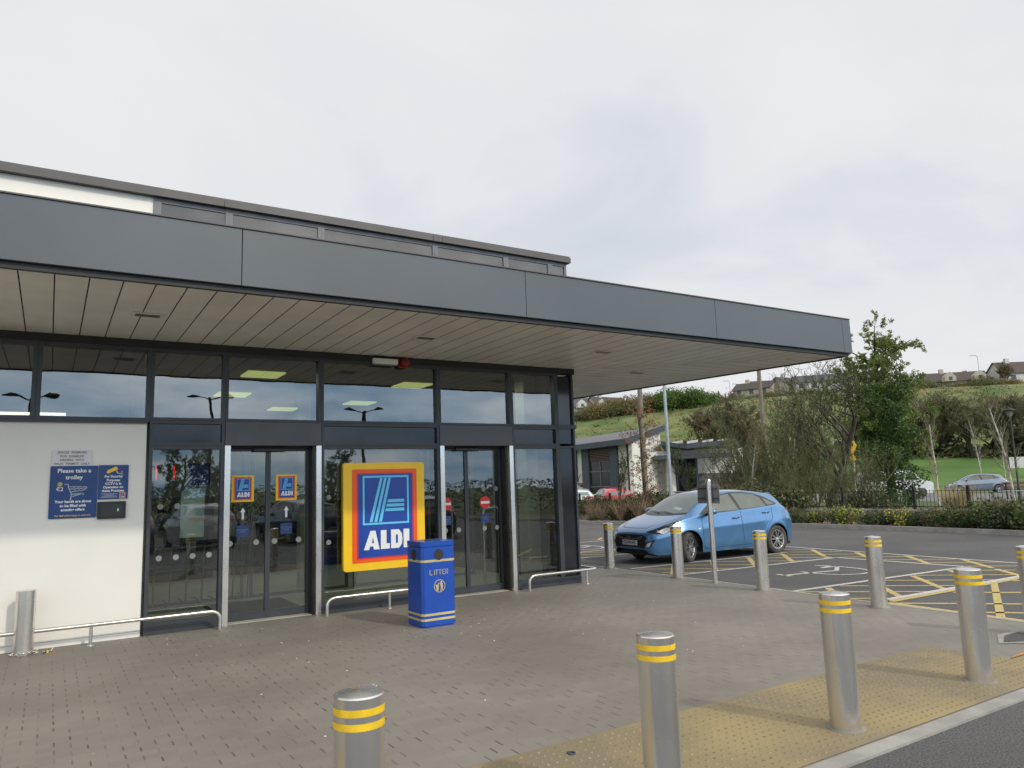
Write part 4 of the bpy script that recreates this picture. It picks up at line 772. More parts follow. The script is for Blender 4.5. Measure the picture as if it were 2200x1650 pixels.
    mb = MB(); F = ((-2, 0, 0), (0, 1, 0), (0, 0, 1), (1, 0, 0)); drape([(-.40, .285), (.40, .285), (.50, .42), (.52, .56), (.44, .60), (.2, .605), (-.2, .605), (-.44, .60), (-.52, .56), (-.50, .42)], *F, BLACK, mb, .004, 4); gr_ = mb.build('grille', root)
    if detail:
        mb = MB()
        for zb_, amp in ((.515, .055), (.475, .06)): line([(-.42, zb_ + amp), (-.3, zb_ + amp * .35), (-.15, zb_), (.15, zb_), (.3, zb_ + amp * .35), (.42, zb_ + amp)], *F, CHROME if zb_ > .5 else M('dull_bar', (.3, .3, .3), .3, metal=.8), mb, .02 if zb_ > .5 else .012, .012, 3)
        mb.build('chrome_bar', gr_)
        mb = MB(); cc = circ(0, 0, .065, 24); c2 = circ(0, 0, .054, 24)
        for i in range(24): mb.plate([(cc[i][0], cc[i][1] * .58), (cc[(i + 1) % 24][0], cc[(i + 1) % 24][1] * .58), (c2[(i + 1) % 24][0], c2[(i + 1) % 24][1] * .58), (c2[i][0], c2[i][1] * .58)], (-.025, 0, .535), (0, -1, 0), (0, 0, 1), CHROME, t=.005)
        for q in ([(-.035, -.028), (-.022, -.028), (-.005, .028), (-.018, .028)], [(.005, -.028), (.018, -.028), (.035, .028), (.022, .028)], [(-.02, -.008), (.02, .0), (.02, .010), (-.02, .003)]): mb.plate(q, (-.025, 0, .535), (0, -1, 0), (0, 0, 1), CHROME, t=.005)
        mb.build('emblem', root)
        mb = MB(); mb.box(-.03, -.018, -.26, .26, .385, .49, M('plate_white', (.80, .80, .78), .4)); npl = mb.build('number_plate', root); mb = MB(); mb.text('132-WH-407', (-.033, -.015, .437), (0, -1, 0), (0, 0, 1), .098, BLACK, .001, sx=.80); mb.box(-.0325, -.0305, .222, .258, .388, .487, NAVY); mb.build('lettering', npl)
        mb = MB(); drape([(-.5, .27), (.5, .27), (.55, .235), (-.55, .235)], *F, BLACK, mb, .006, 3); mb.build('front_lip', root)
    Tp = ((0, 0, 3), (1, 0, 0), (0, 1, 0), (0, 0, -1)); yb = [-.655, -.5, -.25, 0, .25, .5, .655]
    Tp = ((G_, 0, 3), (1, 0, 0), (0, 1, 0), (0, 0, -1)); T0 = ((0, 0, 3), (1, 0, 0), (0, 1, 0), (0, 0, -1)); base = [(1.28, .66), (1.20, .5), (1.12, .25), (1.10, 0), (1.12, -.25), (1.20, -.5), (1.28, -.66), (1.60, -.625), (1.95, -.575)]; topw = [(1.93, -.3), (1.915, 0), (1.93, .3), (1.95, .575), (1.60, .625)]
    mb = MB(); drape(base + topw, *Tp, WG, mb, .004, 5); wsn = mb.build('windscreen', root)
    if detail:
        mb = MB(); drape([(1.02, 0), (1.05, .3), (1.14, .55), (1.22, .67), (1.28, .66), (1.20, .5), (1.12, .25), (1.10, 0), (1.12, -.25), (1.20, -.5), (1.28, -.66), (1.22, -.67), (1.14, -.55), (1.05, -.3)], *Tp, BLACK, mb, .003, 2)
        line([(1.13, -.38), (1.16, -.1), (1.15, .12)], *Tp, BLACK, mb, .025, .022, 4); line([(1.13, .05), (1.19, .3), (1.26, .55)], *Tp, BLACK, mb, .025, .022, 4); mb.build('wiper', root)
        mb = MB(); drape([(1.27, -.46), (1.27, -.22), (1.35, -.22), (1.35, -.46)], *Tp, M('tax_disc_paper', (.35, .48, .45), .4), mb, .008, 1); mb.build('windscreen_disc', wsn)
        mb = MB(); line([(.16, -.40), (.13, -.2), (.12, 0), (.13, .2), (.16, .40)], *T0, DARK, mb, .008); line([(.16, -.40), (.45, -.60), (.8, -.70), (.98, -.73)], *T0, DARK, mb, .008); line([(.16, .40), (.45, .60), (.8, .70), (.98, .73)], *T0, DARK, mb, .008); mb.build('bonnet_gap', root)
        mb = MB(); mb.box(3.62, 3.84, -.47, .47, 1.322, 1.352, paint, c=.01); mb.build('spoiler', root); mb = MB(); mb.tube([(3.33, 0, 1.425), (3.43, 0, 1.49)], [.012, .004], BLACK, 6); mb.build('aerial', root)
    mb = MB(); Rv = ((6, 0, 0), (0, -1, 0), (0, 0, 1), (-1, 0, 0)); drape([(-.52, 1.26), (.52, 1.26), (.56, 1.08), (-.56, 1.08)], *Rv, WG, mb, .006, 3); mb.build('rear_window', root)
    wh = make_wheel(); proto = None
    for a in AX:
        for s_ in (-1, 1):
            if proto is None: t = wh['tyre'].build('wheel', root); wh['rim'].build('rim', t); proto = t
            else: t = copy_tree(proto, root)
            t.location = (a, s_ * .775, WR); t.rotation_euler = (0, 0, (0 if s_ < 0 else math.pi) + (rad(24) if detail and a < 1 else 0))
    return root
def paint(name, col, metal=.55): return M(name, col, .26, metal=metal, var=.05, scale=2, coat=1)
BC = make_car(paint('metallic_sky_blue', (.075, .21, .42), .45)); BC.location = (10.55, 12.24, -.01); BC.rotation_euler = (0, 0, rad(-2.5)); tag(BC, 'metallic sky blue hatchback parked in the bay behind the steel bollards', 'car')
SILV = make_car(paint('silver_paint', (.36, .37, .40)), detail=False)
def place(o, x, y_, rz, lb, sc_=(1, 1, 1)): o.location = (x, y_, -.01); o.rotation_euler = (0, 0, rad(rz)); o.scale = sc_; tag(o, lb, 'car')
def recolor(src, pm):
    c = copy_tree(src); old = src.children[0].data.materials[0]
    for ch_ in [c] + list(c.children_recursive):
        if ch_.type == 'MESH' and old in [m_ for m_ in ch_.data.materials]:
            ch_.data = ch_.data.copy()
            for i, m_ in enumerate(ch_.data.materials):
                if m_ == old: ch_.data.materials[i] = pm
    return c
place(SILV, 1.3, -9.2, 78, 'silver hatchback behind the photographer, nearest the shop doors line')
RC = recolor(SILV, paint('bright_red_paint', (.55, .02, .03), .1)); p = spot(1292, 44); place(RC, p.x, p.y, -115, 'bright red car beyond the railings beside the white building')
GC = recolor(SILV, paint('blue_grey_paint', (.20, .24, .30))); p = spot(2026, 68); place(GC, p.x, p.y, -57, 'grey blue car parked on the road before the lawn'); GC.location.z = -.02
c_ = recolor(SILV, paint('white_paint', (.70, .70, .70), 0)); place(c_, 4.4, -9.6, 85, 'white hatchback parked behind the photographer')
c_ = recolor(SILV, paint('navy_paint', (.02, .03, .08))); place(c_, 7.6, -9.0, 80, 'navy hatchback parked behind the photographer')
c_ = recolor(SILV, paint('charcoal_paint', (.05, .05, .055))); place(c_, 12.0, -6.5, 95, 'charcoal hatchback parked behind the photographer')
c_ = recolor(SILV, paint('pale_grey_paint', (.45, .46, .48))); place(c_, -1.9, -9.0, 83, 'pale grey hatchback parked behind the photographer')
# small white car beyond the bed at far left and a white van on the road
c_ = recolor(SILV, paint('white_car_paint', (.62, .63, .64), 0)); p = spot(1238, 45); place(c_, p.x, p.y, -125, 'white car half hidden by the shop corner beyond the railings')
def make_van():
    t = empty('parked_van'); pw = paint('white_van_paint', (.60, .62, .64), 0)
    mb = MB(); prof = [(0, .35), (0, .95), (.12, 1.05), (.75, 1.18), (1.35, 1.75), (1.6, 1.88), (4.5, 1.92), (4.7, 1.7), (4.75, .4), (4.6, .28), (.15, .25)]
    mb.plate(prof, (0, .85, 0), (1, 0, 0), (0, 0, 1), pw, t=1.7); mb.build('body', t, bevel=.09)
    mb = MB(); mb.add([(.80, -.72, 1.235), (1.34, -.68, 1.74), (1.34, .68, 1.74), (.80, .72, 1.235)], [(0, 1, 2, 3), (3, 2, 1, 0)], WGLASS); mb.v = [(x - .02, y_, z + .02) for x, y_, z in mb.v]; mb.build('windscreen', t)
    for s_ in (-1, 1):
        for a, b in ((1.25, 2.0), (2.15, 3.1), (3.25, 4.3)): mb = MB(); mb.box(a, b, s_ * .853 - .004, s_ * .853 + .004, 1.2, 1.62, CGLASS); mb.build('side_window', t)
    for a in (.85, 3.9):
        for s_ in (-1, 1): mb = MB(); mb.lathe([(.0, .1), (.2, .1), (.31, .09), (.32, -.08), (0, -.08)], TYRE, 24, Matrix.Translation((a, s_ * .78, .32)) @ Matrix.Rotation(rad(90 * -s_ * -1), 4, 'X')); mb.build('wheel', t)
    return t
vn = make_van(); p = spot(1988, 62); vn.location = (p.x, p.y, -.02); vn.rotation_euler = (0, 0, rad(150)); tag(vn, 'white people carrier on the road before the lawn, left of the grey blue car', 'van')

# ------------------------------------------------------------------ low wall and railings behind the planting bed
WL = offs(KL[2:9], -2.2)
lwm = MB()
def ribbon(mb, p, wd, z0, z1, m):
    q = offs(p, wd)
    for i in range(len(p) - 1): mb.add([(*p[i], z0), (*p[i + 1], z0), (*q[i + 1], z0), (*q[i], z0), (*p[i], z1), (*p[i + 1], z1), (*q[i + 1], z1), (*q[i], z1)], [(4, 7, 6, 5), (0, 4, 5, 1), (2, 6, 7, 3), (1, 5, 6, 2), (3, 7, 4, 0)], m)
lw_ = empty('low_wall', (*WL[2], 0), label='low pale rendered wall with a stone coping under the black railings', cat='wall')
def rel(mb, o): mb.v = [(x - o.location.x, y_ - o.location.y, z - o.location.z) for x, y_, z in mb.v]; return mb
ribbon(lwm, WL, -.22, 0, .44, M('pale_render', (.36, .35, .33), .8, var=.1)); rel(lwm, lw_).build('wall', lw_)
m2_ = MB(); ribbon(m2_, offs(WL, .03), -.28, .441, .51, M('coping_stone', (.33, .30, .26), .8, var=.12)); rel(m2_, lw_).build('coping', lw_)
rl = empty('railing', (*WL[2], .51), label='black metal railings on top of the low pale wall', cat='railing'); RP = offs(WL, -.11)
IRON = M('black_iron', (.012, .012, .013), .45); bars = MB(); top = MB(); posts = []
acc = 0
for i in range(len(RP) - 1):
    a = Vector(RP[i]); b = Vector(RP[i + 1]); Ln = (b - a).length; d = (b - a) / Ln
    for z in (.60, 1.10): top.obox((*a, z), (*b, z), .035, .012 if z > 1 else .03, IRON)
    s_ = 0
    while s_ < Ln: q = a + d * s_; bars.tube([(*q, .52), (*q, 1.14)], .009, IRON, 5); s_ += .125
    k = 0
    while k * 2.6 < Ln: q = a + d * k * 2.6; posts.append(q); k += 1
rel(bars, rl).build('bars', rl); rel(top, rl).build('top_rail', rl)
for q in posts: mb = MB(); mb.box(q.x - .04, q.x + .04, q.y - .04, q.y + .04, .511, 1.25, IRON); rel(mb, rl).build('post', rl)

ORD = 'leftmost second third fourth fifth sixth seventh eighth ninth tenth eleventh twelfth thirteenth fourteenth fifteenth sixteenth seventeenth eighteenth nineteenth twentieth twenty-first twenty-second twenty-third'.split()
def ordl(kindlist, px, text):       # the place of a repeat in its row, counted from the left
    k = sorted(kindlist).index(px); return ('leftmost ' if k == 0 else ORD[k] + ' from the left, ') + text
# ------------------------------------------------------------------ vegetation
def leafq(mb, p, s_, m, rr, up=.3):
    n = Vector((rr.gauss(0, 1), rr.gauss(0, 1), rr.gauss(0, 1) + up)).normalized(); a = n.orthogonal().normalized(); a.rotate(Matrix.Rotation(rr.uniform(0, 6.28), 3, n)); b = n.cross(a)
    mb.add([p + a * s_, p + b * s_ * .55, p - a * s_, p - b * s_ * .55], [(0, 1, 2, 3)], m)
def tree_meshes(seed, H, r0, trunk=.3, levels=4, nch=(5, 4, 4, 3), spread=.9, lenr=.62, L0=None, leaf=None, leafn=0, ls=.08, bark=BARK, twig=None, ivy=None, up=.25, lean=0, droop=0, twr=.006, stems=1, wind=.15, cf=.6):
    rr = random.Random(seed); tr = MB(); cr_ = MB(); twig = twig or bark
    def grow(p, d, Ln, r, lv):
        n = 4 if lv < 2 else 3; pts = [p]; rs_ = [r]; q = p.copy(); dd = d.copy()
        for k in range(n):
            dd = (dd + Vector((rr.gauss(0, wind), rr.gauss(0, wind), rr.gauss(0, wind * .6) + (up * .15 if lv else 0) - droop * lv * .05))).normalized(); q = q + dd * Ln / n; pts.append(q.copy()); rs_.append(max(twr, r * (1 - (.55 if lv == 0 else .8) * (k + 1) / n)))
        (tr if lv < 2 else cr_).tube(pts, rs_, bark if lv < 2 else twig, 7 if lv == 0 else (5 if lv == 1 else 3), cap=False)
        if leaf and lv >= levels - (2 if ivy else 1):
            for k in range(leafn): t = rr.random(); i = min(int(t * n), n - 1); leafq(cr_, pts[i].lerp(pts[i + 1], t * n - i) + Vector((rr.gauss(0, ls * .8), rr.gauss(0, ls * .8), rr.gauss(0, ls * .8))), ls * rr.uniform(.6, 1.3), leaf, rr)
        if lv >= levels: return
        c = nch[min(lv, len(nch) - 1)]
        for k in range(c):
            t = (trunk if lv == 0 else .25) + (1 - (trunk if lv == 0 else .25)) * (k + .6 * rr.random()) / c; t = min(t, .99); i = min(int(t * n), n - 1); s0 = pts[i].lerp(pts[i + 1], t * n - i); rad_ = rs_[i] + (rs_[i + 1] - rs_[i]) * (t * n - i)
            ax = dd.orthogonal().normalized(); ax.rotate(Matrix.Rotation(rr.uniform(0, 6.28), 3, dd)); nd_ = (d * (1 - spread * .55) + ax * spread + Vector((0, 0, up))).normalized()
            grow(s0, nd_, Ln * lenr * rr.uniform(.75, 1.2) * (1 - .35 * (t - .3) if lv == 0 else 1), max(twr, rad_ * (cf if lv == 0 else .6)), lv + 1)
    for s_ in range(stems):
        a = s_ * 2.4; o_ = Vector((math.cos(a), math.sin(a), 0)) * (.12 * stems if stems > 1 else 0); d0 = Vector((math.cos(a) * (.28 if stems > 1 else lean), math.sin(a) * (.28 if stems > 1 else 0), 1)).normalized(); grow(o_ + Vector((0, 0, -.05)), d0, (L0 or H * .62) * (rr.uniform(.7, 1.1) if stems > 1 else 1), r0, 0)
    if ivy:
        n_, zt, rw, mt_ = ivy
        for k in range(n_):
            z = rr.random() ** .9 * zt; a = rr.uniform(0, 6.28); lump = 1 + .35 * math.sin(z * 2.3 + a * 2) + .25 * math.sin(z * 5 + a); q = rw * (1.15 - .35 * z / zt) * lump * math.sqrt(rr.uniform(.25, 1.1)); leafq(cr_, Vector((math.cos(a) * q, math.sin(a) * q, z)), ls * rr.uniform(.8, 1.5), mt_, rr)
    return tr, cr_
PROTO = {}
HT = {}
def plant(kind, name, maker, px, d, lb, cat, group=None, sc_=1.0, rz=0, z=None, xy=None, top=None, wd=1.0, H=None):
    if kind not in PROTO:
        tr, cr_ = maker(); t = empty(name); tr.build('trunk', t); cr_.build('crown', t); PROTO[kind] = t; o = t; zs_ = sorted(v.co.z for c in t.children for v in c.data.vertices); HT[kind] = zs_[int(len(zs_) * .997)]
    else: o = copy_tree(PROTO[kind])
    p = Vector((*xy, 0)) if xy else spot(px, d); zz_ = hill(p.x, p.y) if z is None else z
    if top is not None: dep = Vector((p.x, p.y)).dot(Vector((RX[2], RY[2]))); H = 1.68 + (1046 - .0343 * (px - 1100) - top) / 1577 * dep * .99 - zz_
    if H: k_ = H / HT[kind]; sc_ = (k_ * wd, k_ * wd, k_)
    o.location = (p.x, p.y, zz_); o.rotation_euler = (0, 0, rz); o.scale = (sc_,) * 3 if not isinstance(sc_, tuple) else sc_
    return tag(o, lb, cat, group)
plant('ivy', 'ivy_covered_tree', lambda: tree_meshes(21, 12, .28, trunk=.2, levels=5, nch=(30, 7, 5, 3, 2), spread=.95, lenr=.36, L0=9.6, leaf=L_SPR, leafn=4, ls=.062, twr=.005, ivy=(16000, 7.2, 1.25, L_IVY), up=.16, lean=.14, wind=.13), 1914, 44, 'tall ivy covered tree with fresh leaves rising above the hill', 'tree', top=676)
plant('bare1', 'bare_tree', lambda: tree_meshes(5, 8, .20, trunk=.35, levels=5, nch=(6, 5, 4, 3, 2), spread=.66, lenr=.60, L0=4.8, leaf=L_SPR, leafn=1, ls=.045, bark=BARK, twig=BARK, up=.35, lean=-.02, twr=.007), 1775, 35.5, 'dark forked bare tree just beyond the end of the canopy', 'tree', top=742, rz=1.0)
plant('bare1', '', None, 1690, 46, 'sparse bare tree behind the middle of the thicket', 'tree', top=800, rz=3)
plant('larch', 'slender_tree', lambda: tree_meshes(9, 9, .11, trunk=.12, levels=3, nch=(60, 7, 4), spread=1.0, lenr=.19, L0=7.2, leaf=L_BRN, leafn=3, ls=.035, bark=BARK, twig=RTWIG, up=.05, wind=.07, cf=.2, twr=.0035), 1388, 33, 'slender bare spire shaped tree in front of the white building', 'tree', top=845)
plant('green_small', 'small_tree', lambda: tree_meshes(12, 4.6, .06, trunk=.3, levels=4, nch=(8, 4, 4, 3), spread=.5, lenr=.5, L0=3.2, leaf=L_GRN, leafn=2, ls=.05, up=.6), 1488, 40, 'small upright tree coming into leaf before the dark porch', 'tree', top=950)
plant('green_small', '', None, 1322, 36, 'small green tree in front of the tall dark window', 'tree', top=968, rz=2)
def birch(): return tree_meshes(31, 7, .075, trunk=.28, levels=4, nch=(20, 6, 5, 3), spread=.55, lenr=.25, L0=6.2, leaf=L_OLV, leafn=1, ls=.022, bark=BIRCH, twig=RTWIG, up=.35, wind=.06, twr=.0035, cf=.28)
for i, (px, d, s_, lb) in enumerate(((2010, 37, 885, 'slim white stemmed birch in front of the white people carrier'), (2172, 33, 842, 'leaning white stemmed birch near the right edge'), (2108, 88, 893, 'pale birch standing on the lawn, left of two'), (2158, 90, 915, 'pale birch standing on the lawn near the black lamp post'), (1612, 34, 935, 'thin pale stemmed birch behind the blue car roof'), (1700, 37, 925, 'thin birch at the right side of the thicket'))):
    plant('birch', 'birch_tree', birch, px, d, lb, 'tree', 'birches with pale stems', rz=i * 1.1, top=s_)
WTW = M('thicket_twig', (0.15, 0.12, 0.07), .9, var=.3)
def willow(seed, tw, lf): return lambda: tree_meshes(seed, 5.5, .05, trunk=.1, levels=3, nch=(9, 6, 5), spread=.55, lenr=.46, L0=4.6, leaf=lf, leafn=3, ls=.042, bark=tw, twig=tw, up=.4, stems=6, wind=.14, twr=.004)
wl = [(1566, 39, 975), (1600, 36, 935), (1632, 38, 860), (1676, 35, 835), (1715, 37, 865), (1755, 34, 900), (1800, 37, 925), (1842, 40, 950), (1655, 33, 960), (1725, 32.5, 975), (1790, 34, 985)]
for i, (px, d, s_) in enumerate(wl):
    plant('willow%d' % (i % 3), 'thicket_shrub', willow(41 + i % 3, (WTW, WTW, DTWIG)[i % 3], (L_OLV, L_GRN, L_GRN)[i % 3]), px, d, ordl([q[0] for q in wl], px, 'tangled olive brown shrub of the thicket'), 'shrub', 'shrubs of the thicket behind the railings', rz=i * 1.7, top=s_)
def bushmesh(seed, n, lm, ls, rx=1, rz=.8, lumps=6, stem=TWIG, twigs=40, tk=1.0):
    def f():
        rr = random.Random(seed); tr = MB(); c = MB(); bl = [(Vector((rr.uniform(-.6, .6) * rx, rr.uniform(-.6, .6) * rx, rr.uniform(.35, .8) * rz)), rr.uniform(.35, .6)) for _ in range(lumps)]
        for k in range(twigs): a = rr.uniform(0, 6.28); q = rr.uniform(.3, .95); tr.tube([(0, 0, 0), (math.cos(a) * q * rx * .5, math.sin(a) * q * rx * .5, rz * rr.uniform(.4, .7)), (math.cos(a) * q * rx, math.sin(a) * q * rx, rz * rr.uniform(.7, 1.25))], [.018 * tk, .01 * tk, .004 * tk], stem, 3, cap=False)
        for k in range(n):
            p, r = rr.choice(bl); v = Vector((rr.gauss(0, 1), rr.gauss(0, 1), rr.gauss(0, 1))).normalized() * r * rr.uniform(.5, 1.08); q = p + Vector((v.x * rx, v.y * rx, v.z * rz)); 
            if q.z > .02: leafq(c, q, ls * rr.uniform(.6, 1.4), lm[0] if rr.random() < .7 else lm[-1], rr)
        return tr, c
    return f
# dense dark shrubs behind the left stretch of railing
DK = ((1258, 36, 1.2), (1283, 35.5, 1.2), (1308, 35, 1.2), (1332, 34.2, 1.25), (1355, 33.5, 1.25), (1395, 33, 1.5), (1430, 32.5, 1.25), (1470, 32, 1.05), (1510, 31.5, 1.05), (1560, 31, 1.7), (1610, 30.5, 1.7), (1660, 30, 1.5), (1850, 31, 1.35), (1900, 31, .8))
for i, (px, d, s_) in enumerate(DK):
    plant('dk%d' % (i % 2), 'dark_shrub', bushmesh(60 + i % 2, 4200, (L_DRK, L_OLV), .042), px, d, ordl([q[0] for q in DK], px, 'dense dark evergreen shrub close behind the railings'), 'shrub', 'dark evergreen shrubs behind the railings', (s_, s_, s_ * .95), i * 2.1, z=-.04)
# planting bed in front of the low wall
rr = random.Random(77); bed = offs(KL, -.95)
def bedpt(px):   # point of the bed on the sight line of column px
    best = None; t = spot(px, 1); 
    for i in range(len(bed) - 1):
        a = Vector(bed[i]); b = Vector(bed[i + 1])
        for k in range(60):
            q = a.lerp(b, k / 60); c = abs(q.normalized().cross(Vector((t.x, t.y)))) if False else abs(q.x * t.y - q.y * t.x) / q.length
            if q.dot(Vector((t.x, t.y))) > 0 and (best is None or c < best[0]): best = (c, q)
    return best[1]
kinds = {'lav': ('lavender_bush', bushmesh(81, 1500, (L_LAV, L_GRN), .05, 1, .7), 'low grey green bushy plant in the bed', 'grey green bushes in the planting bed'), 'yel': ('yellow_shrub', bushmesh(82, 700, (L_YEL, L_GRN), .055, .8, .9), 'variegated yellow green shrub in the bed', 'yellow green shrubs in the planting bed'), 'grn': ('green_shrub', bushmesh(83, 1300, (L_GRN, L_DRK), .05, 1, .8), 'small fresh green shrub in the bed', 'green shrubs in the planting bed'), 'rust': ('rust_shrub', bushmesh(84, 500, (L_BRN, L_BRN), .045, .7, .8), 'rust coloured shrub in the bed', 'rust coloured shrubs in the planting bed'),
         'twg': ('twiggy_shrub', bushmesh(85, 150, (L_BRN, L_OLV), .03, .8, 1.0, stem=RTWIG, twigs=75, tk=.5), 'bare reddish twiggy shrub in the bed', 'reddish twiggy shrubs in the planting bed')}
seq = [(1262, 'twg', .8), (1300, 'twg', .75), (1335, 'twg', .9), (1370, 'twg', 1.0), (1280, 'grn', .3), (1400, 'twg', .8), (1712, 'lav', .62), (1740, 'grn', .55), (1765, 'yel', .55), (1790, 'lav', .6), (1822, 'yel', .7), (1845, 'grn', .5), (1868, 'grn', .6), (1895, 'lav', .6), (1918, 'lav', .55), (1938, 'yel', .62), (1965, 'lav', .6), (1995, 'lav', .66), (2025, 'rust', .65), (2045, 'grn', .75), (2060, 'lav', .55), (2085, 'grn', .8), (2105, 'twg', .8), (2130, 'grn', .95), (2160, 'grn', 1.0), (2185, 'rust', .8), (2205, 'grn', 1.1), (1700, 'lav', .5), (1948, 'grn', .45), (2012, 'grn', .5), (2150, 'lav', .8), (2080, 'rust', .45)]
for i, (px, k, s_) in enumerate(seq):
    nm, fn, lb, gp = kinds[k]; q = bedpt(px) + Vector((rr.uniform(-.25, .25), rr.uniform(-.2, .2)))
    plant('bed' + k, nm, fn, 0, 0, ordl([q_[0] for q_ in seq if q_[1] == k], px, lb), 'shrub', gp, (s_, s_, s_), i * 1.37, z=.06, xy=tuple(q))
# tall dry grass clump behind the railings
gc = MB(); rr = random.Random(5)
for k in range(420): a = rr.uniform(0, 6.28); q = rr.uniform(0, .25); b = rr.uniform(.2, .6); gc.tube([(q * math.cos(a), q * math.sin(a), 0), ((q + b * .4) * math.cos(a), (q + b * .4) * math.sin(a), rr.uniform(.5, .8)), ((q + b) * math.cos(a), (q + b) * math.sin(a), rr.uniform(.7, 1.3))], [.008, .006, .003], M('dry_straw', (.38, .31, .17), .9) if k == 0 else gc.ms[0], 3, cap=False)
p = spot(2048, 30); gc.build('grass_clump', loc=(p.x, p.y, 0), label='dry straw coloured clump of tall grass behind the railings', cat='grass clump')
# park trees: dark twiggy crowns along the back of the lawn
def parktree(seed): return lambda: tree_meshes(seed, 12, .34, trunk=.22, levels=5, nch=(8, 6, 5, 4, 3), spread=.72, lenr=.56, L0=7.5, leaf=L_OLV, leafn=1, ls=.11, bark=M('dark_trunk', (.03, .028, .02), .9), twig=DTWIG, up=.3, twr=.022, wind=.16)
PT = ((1960, 112, .95), (1992, 118, 1.0), (2030, 114, 1.05), (2066, 120, 1.1), (2095, 112, 1.05), (2130, 118, 1.1), (2165, 113, 1.05), (2200, 118, 1.15), (2240, 112, 1.1), (1925, 120, .9), (1880, 122, .9), (1840, 118, .85), (2290, 115, 1.1))
for i, (px, d, s_) in enumerate(PT):
    plant('park%d' % (i % 2), 'park_tree', parktree(91 + i % 2), px, d, ordl([q[0] for q in PT], px, 'dark leafless tree in the row behind the lawn'), 'tree', 'leafless trees behind the lawn', rz=i * 1.9, top=828 + (i * 37 % 25) + (30 if px < 1930 else 0), wd=1.15)
mb = MB(); rr = random.Random(8)
for k in range(16000):
    px = rr.uniform(1800, 2330); d = rr.gauss(121, 4); p = spot(px, d); p.z = hill(p.x, p.y) + abs(rr.gauss(0, 1)) * (1.0 + .6 * math.sin(px * .035)) ; leafq(mb, p, rr.uniform(.2, .45), L_DRK if rr.random() < .6 else L_OLV, rr)
mb.build('undergrowth', kind='stuff', label='dark undergrowth below the leafless trees behind the lawn')
# hillside hedges and bushes
def hb(seed, lm): return bushmesh(seed, 5200, lm, .045, 1.35, 1.0, lumps=11)
HB_ = [(1262, 192, 872, 0), (1285, 190, 866, 1), (1308, 192, 862, 0), (1330, 190, 856, 0), (1352, 192, 850, 1), (1375, 190, 846, 0), (1398, 192, 842, 0), (1422, 190, 840, 1), (1446, 188, 838, 2), (1470, 187, 828, 2), (1494, 188, 829, 2), (1515, 190, 838, 2), (1540, 205, 850, 0), (1568, 206, 848, 1), (1596, 205, 846, 0), (1624, 206, 842, 0), (1655, 206, 838, 1), (1690, 207, 836, 0), (1725, 206, 832, 0), (1760, 207, 830, 1), (1800, 207, 828, 0), (1840, 206, 824, 0), (1978, 204, 806, 1), (2022, 206, 812, 0), (2094, 206, 816, 1), (2128, 206, 802, 0), (2150, 207, 806, 0), (2064, 207, 818, 0), (2196, 206, 808, 1), (1530, 160, 905, 1), (1700, 165, 905, 0), (1745, 160, 900, 1), (1800, 168, 880, 0)]
for i, (px, d, s_, k) in enumerate(HB_):
    plant('hb%d' % k, ('hedge_bush', 'brown_bush', 'bright_bush')[k], hb(101 + k, ((L_OLV, L_GRN), (L_OLV, L_BRN), (L_BRI, L_BRI))[k]), px, d, ('olive green bush in the hedge line along the hill crest', 'brownish bush on the hillside', 'bright green rounded bush on the hill crest')[k] if False else ordl([q[0] + q[1] * .001 for q in HB_ if q[3] == k], px + d * .001, ('olive green bush in the hedge line along the crest', 'brownish bush on the hillside', 'bright green rounded bush on the hill crest')[k]), 'bush', ('olive green hedge bushes on the hill', 'brownish bushes on the hill', 'bright green bushes on the hill')[k], rz=i * 1.3, top=s_, wd=.95, z=hill(*spot(px, d)[:2]) - 1.3)
mb = MB(); rr = random.Random(19)
for k in range(420):       # low scrub dotted over the rough slope
    px = rr.uniform(1200, 2260); d = rr.uniform(128, 200); c = spot(px, d); q = rr.uniform(.4, 1.6)
    for j in range(26): p = c + Vector((rr.gauss(0, q), rr.gauss(0, q), 0)); p.z = hill(p.x, p.y) + abs(rr.gauss(0, .28)) * q; leafq(mb, p, rr.uniform(.12, .3), (L_OLV, L_GRN, L_OLV, L_BRN)[k % 4] if rr.random() < .8 else L_OLV, rr)
mb.build('scrub', kind='stuff', label='low scrub and tussocks dotted over the rough hillside')
plant('hillbare', 'hill_tree', lambda: tree_meshes(71, 8, .2, trunk=.1, levels=5, nch=(8, 5, 5, 4, 3), spread=.7, lenr=.56, L0=4.6, leaf=L_OLV, leafn=1, ls=.06, bark=TWIG, twig=TWIG, up=.35, stems=3, twr=.018), 1552, 100, 'round headed bare brown tree on the slope above the white building', 'tree', top=850, wd=1.25)
plant('hillbare', '', None, 1600, 108, 'paler bare tree on the slope beside the thicket', 'tree', top=872, wd=1.1, rz=2)
for px, d, s_ in ((1547, 214, .5), (1588, 214, .5), (2185, 214, .8)): plant('hillbare', '', None, px, d, ordl([1547, 1588, 2185], px, 'small bare tree on the skyline'), 'tree', 'small bare trees on the skyline', s_, px)

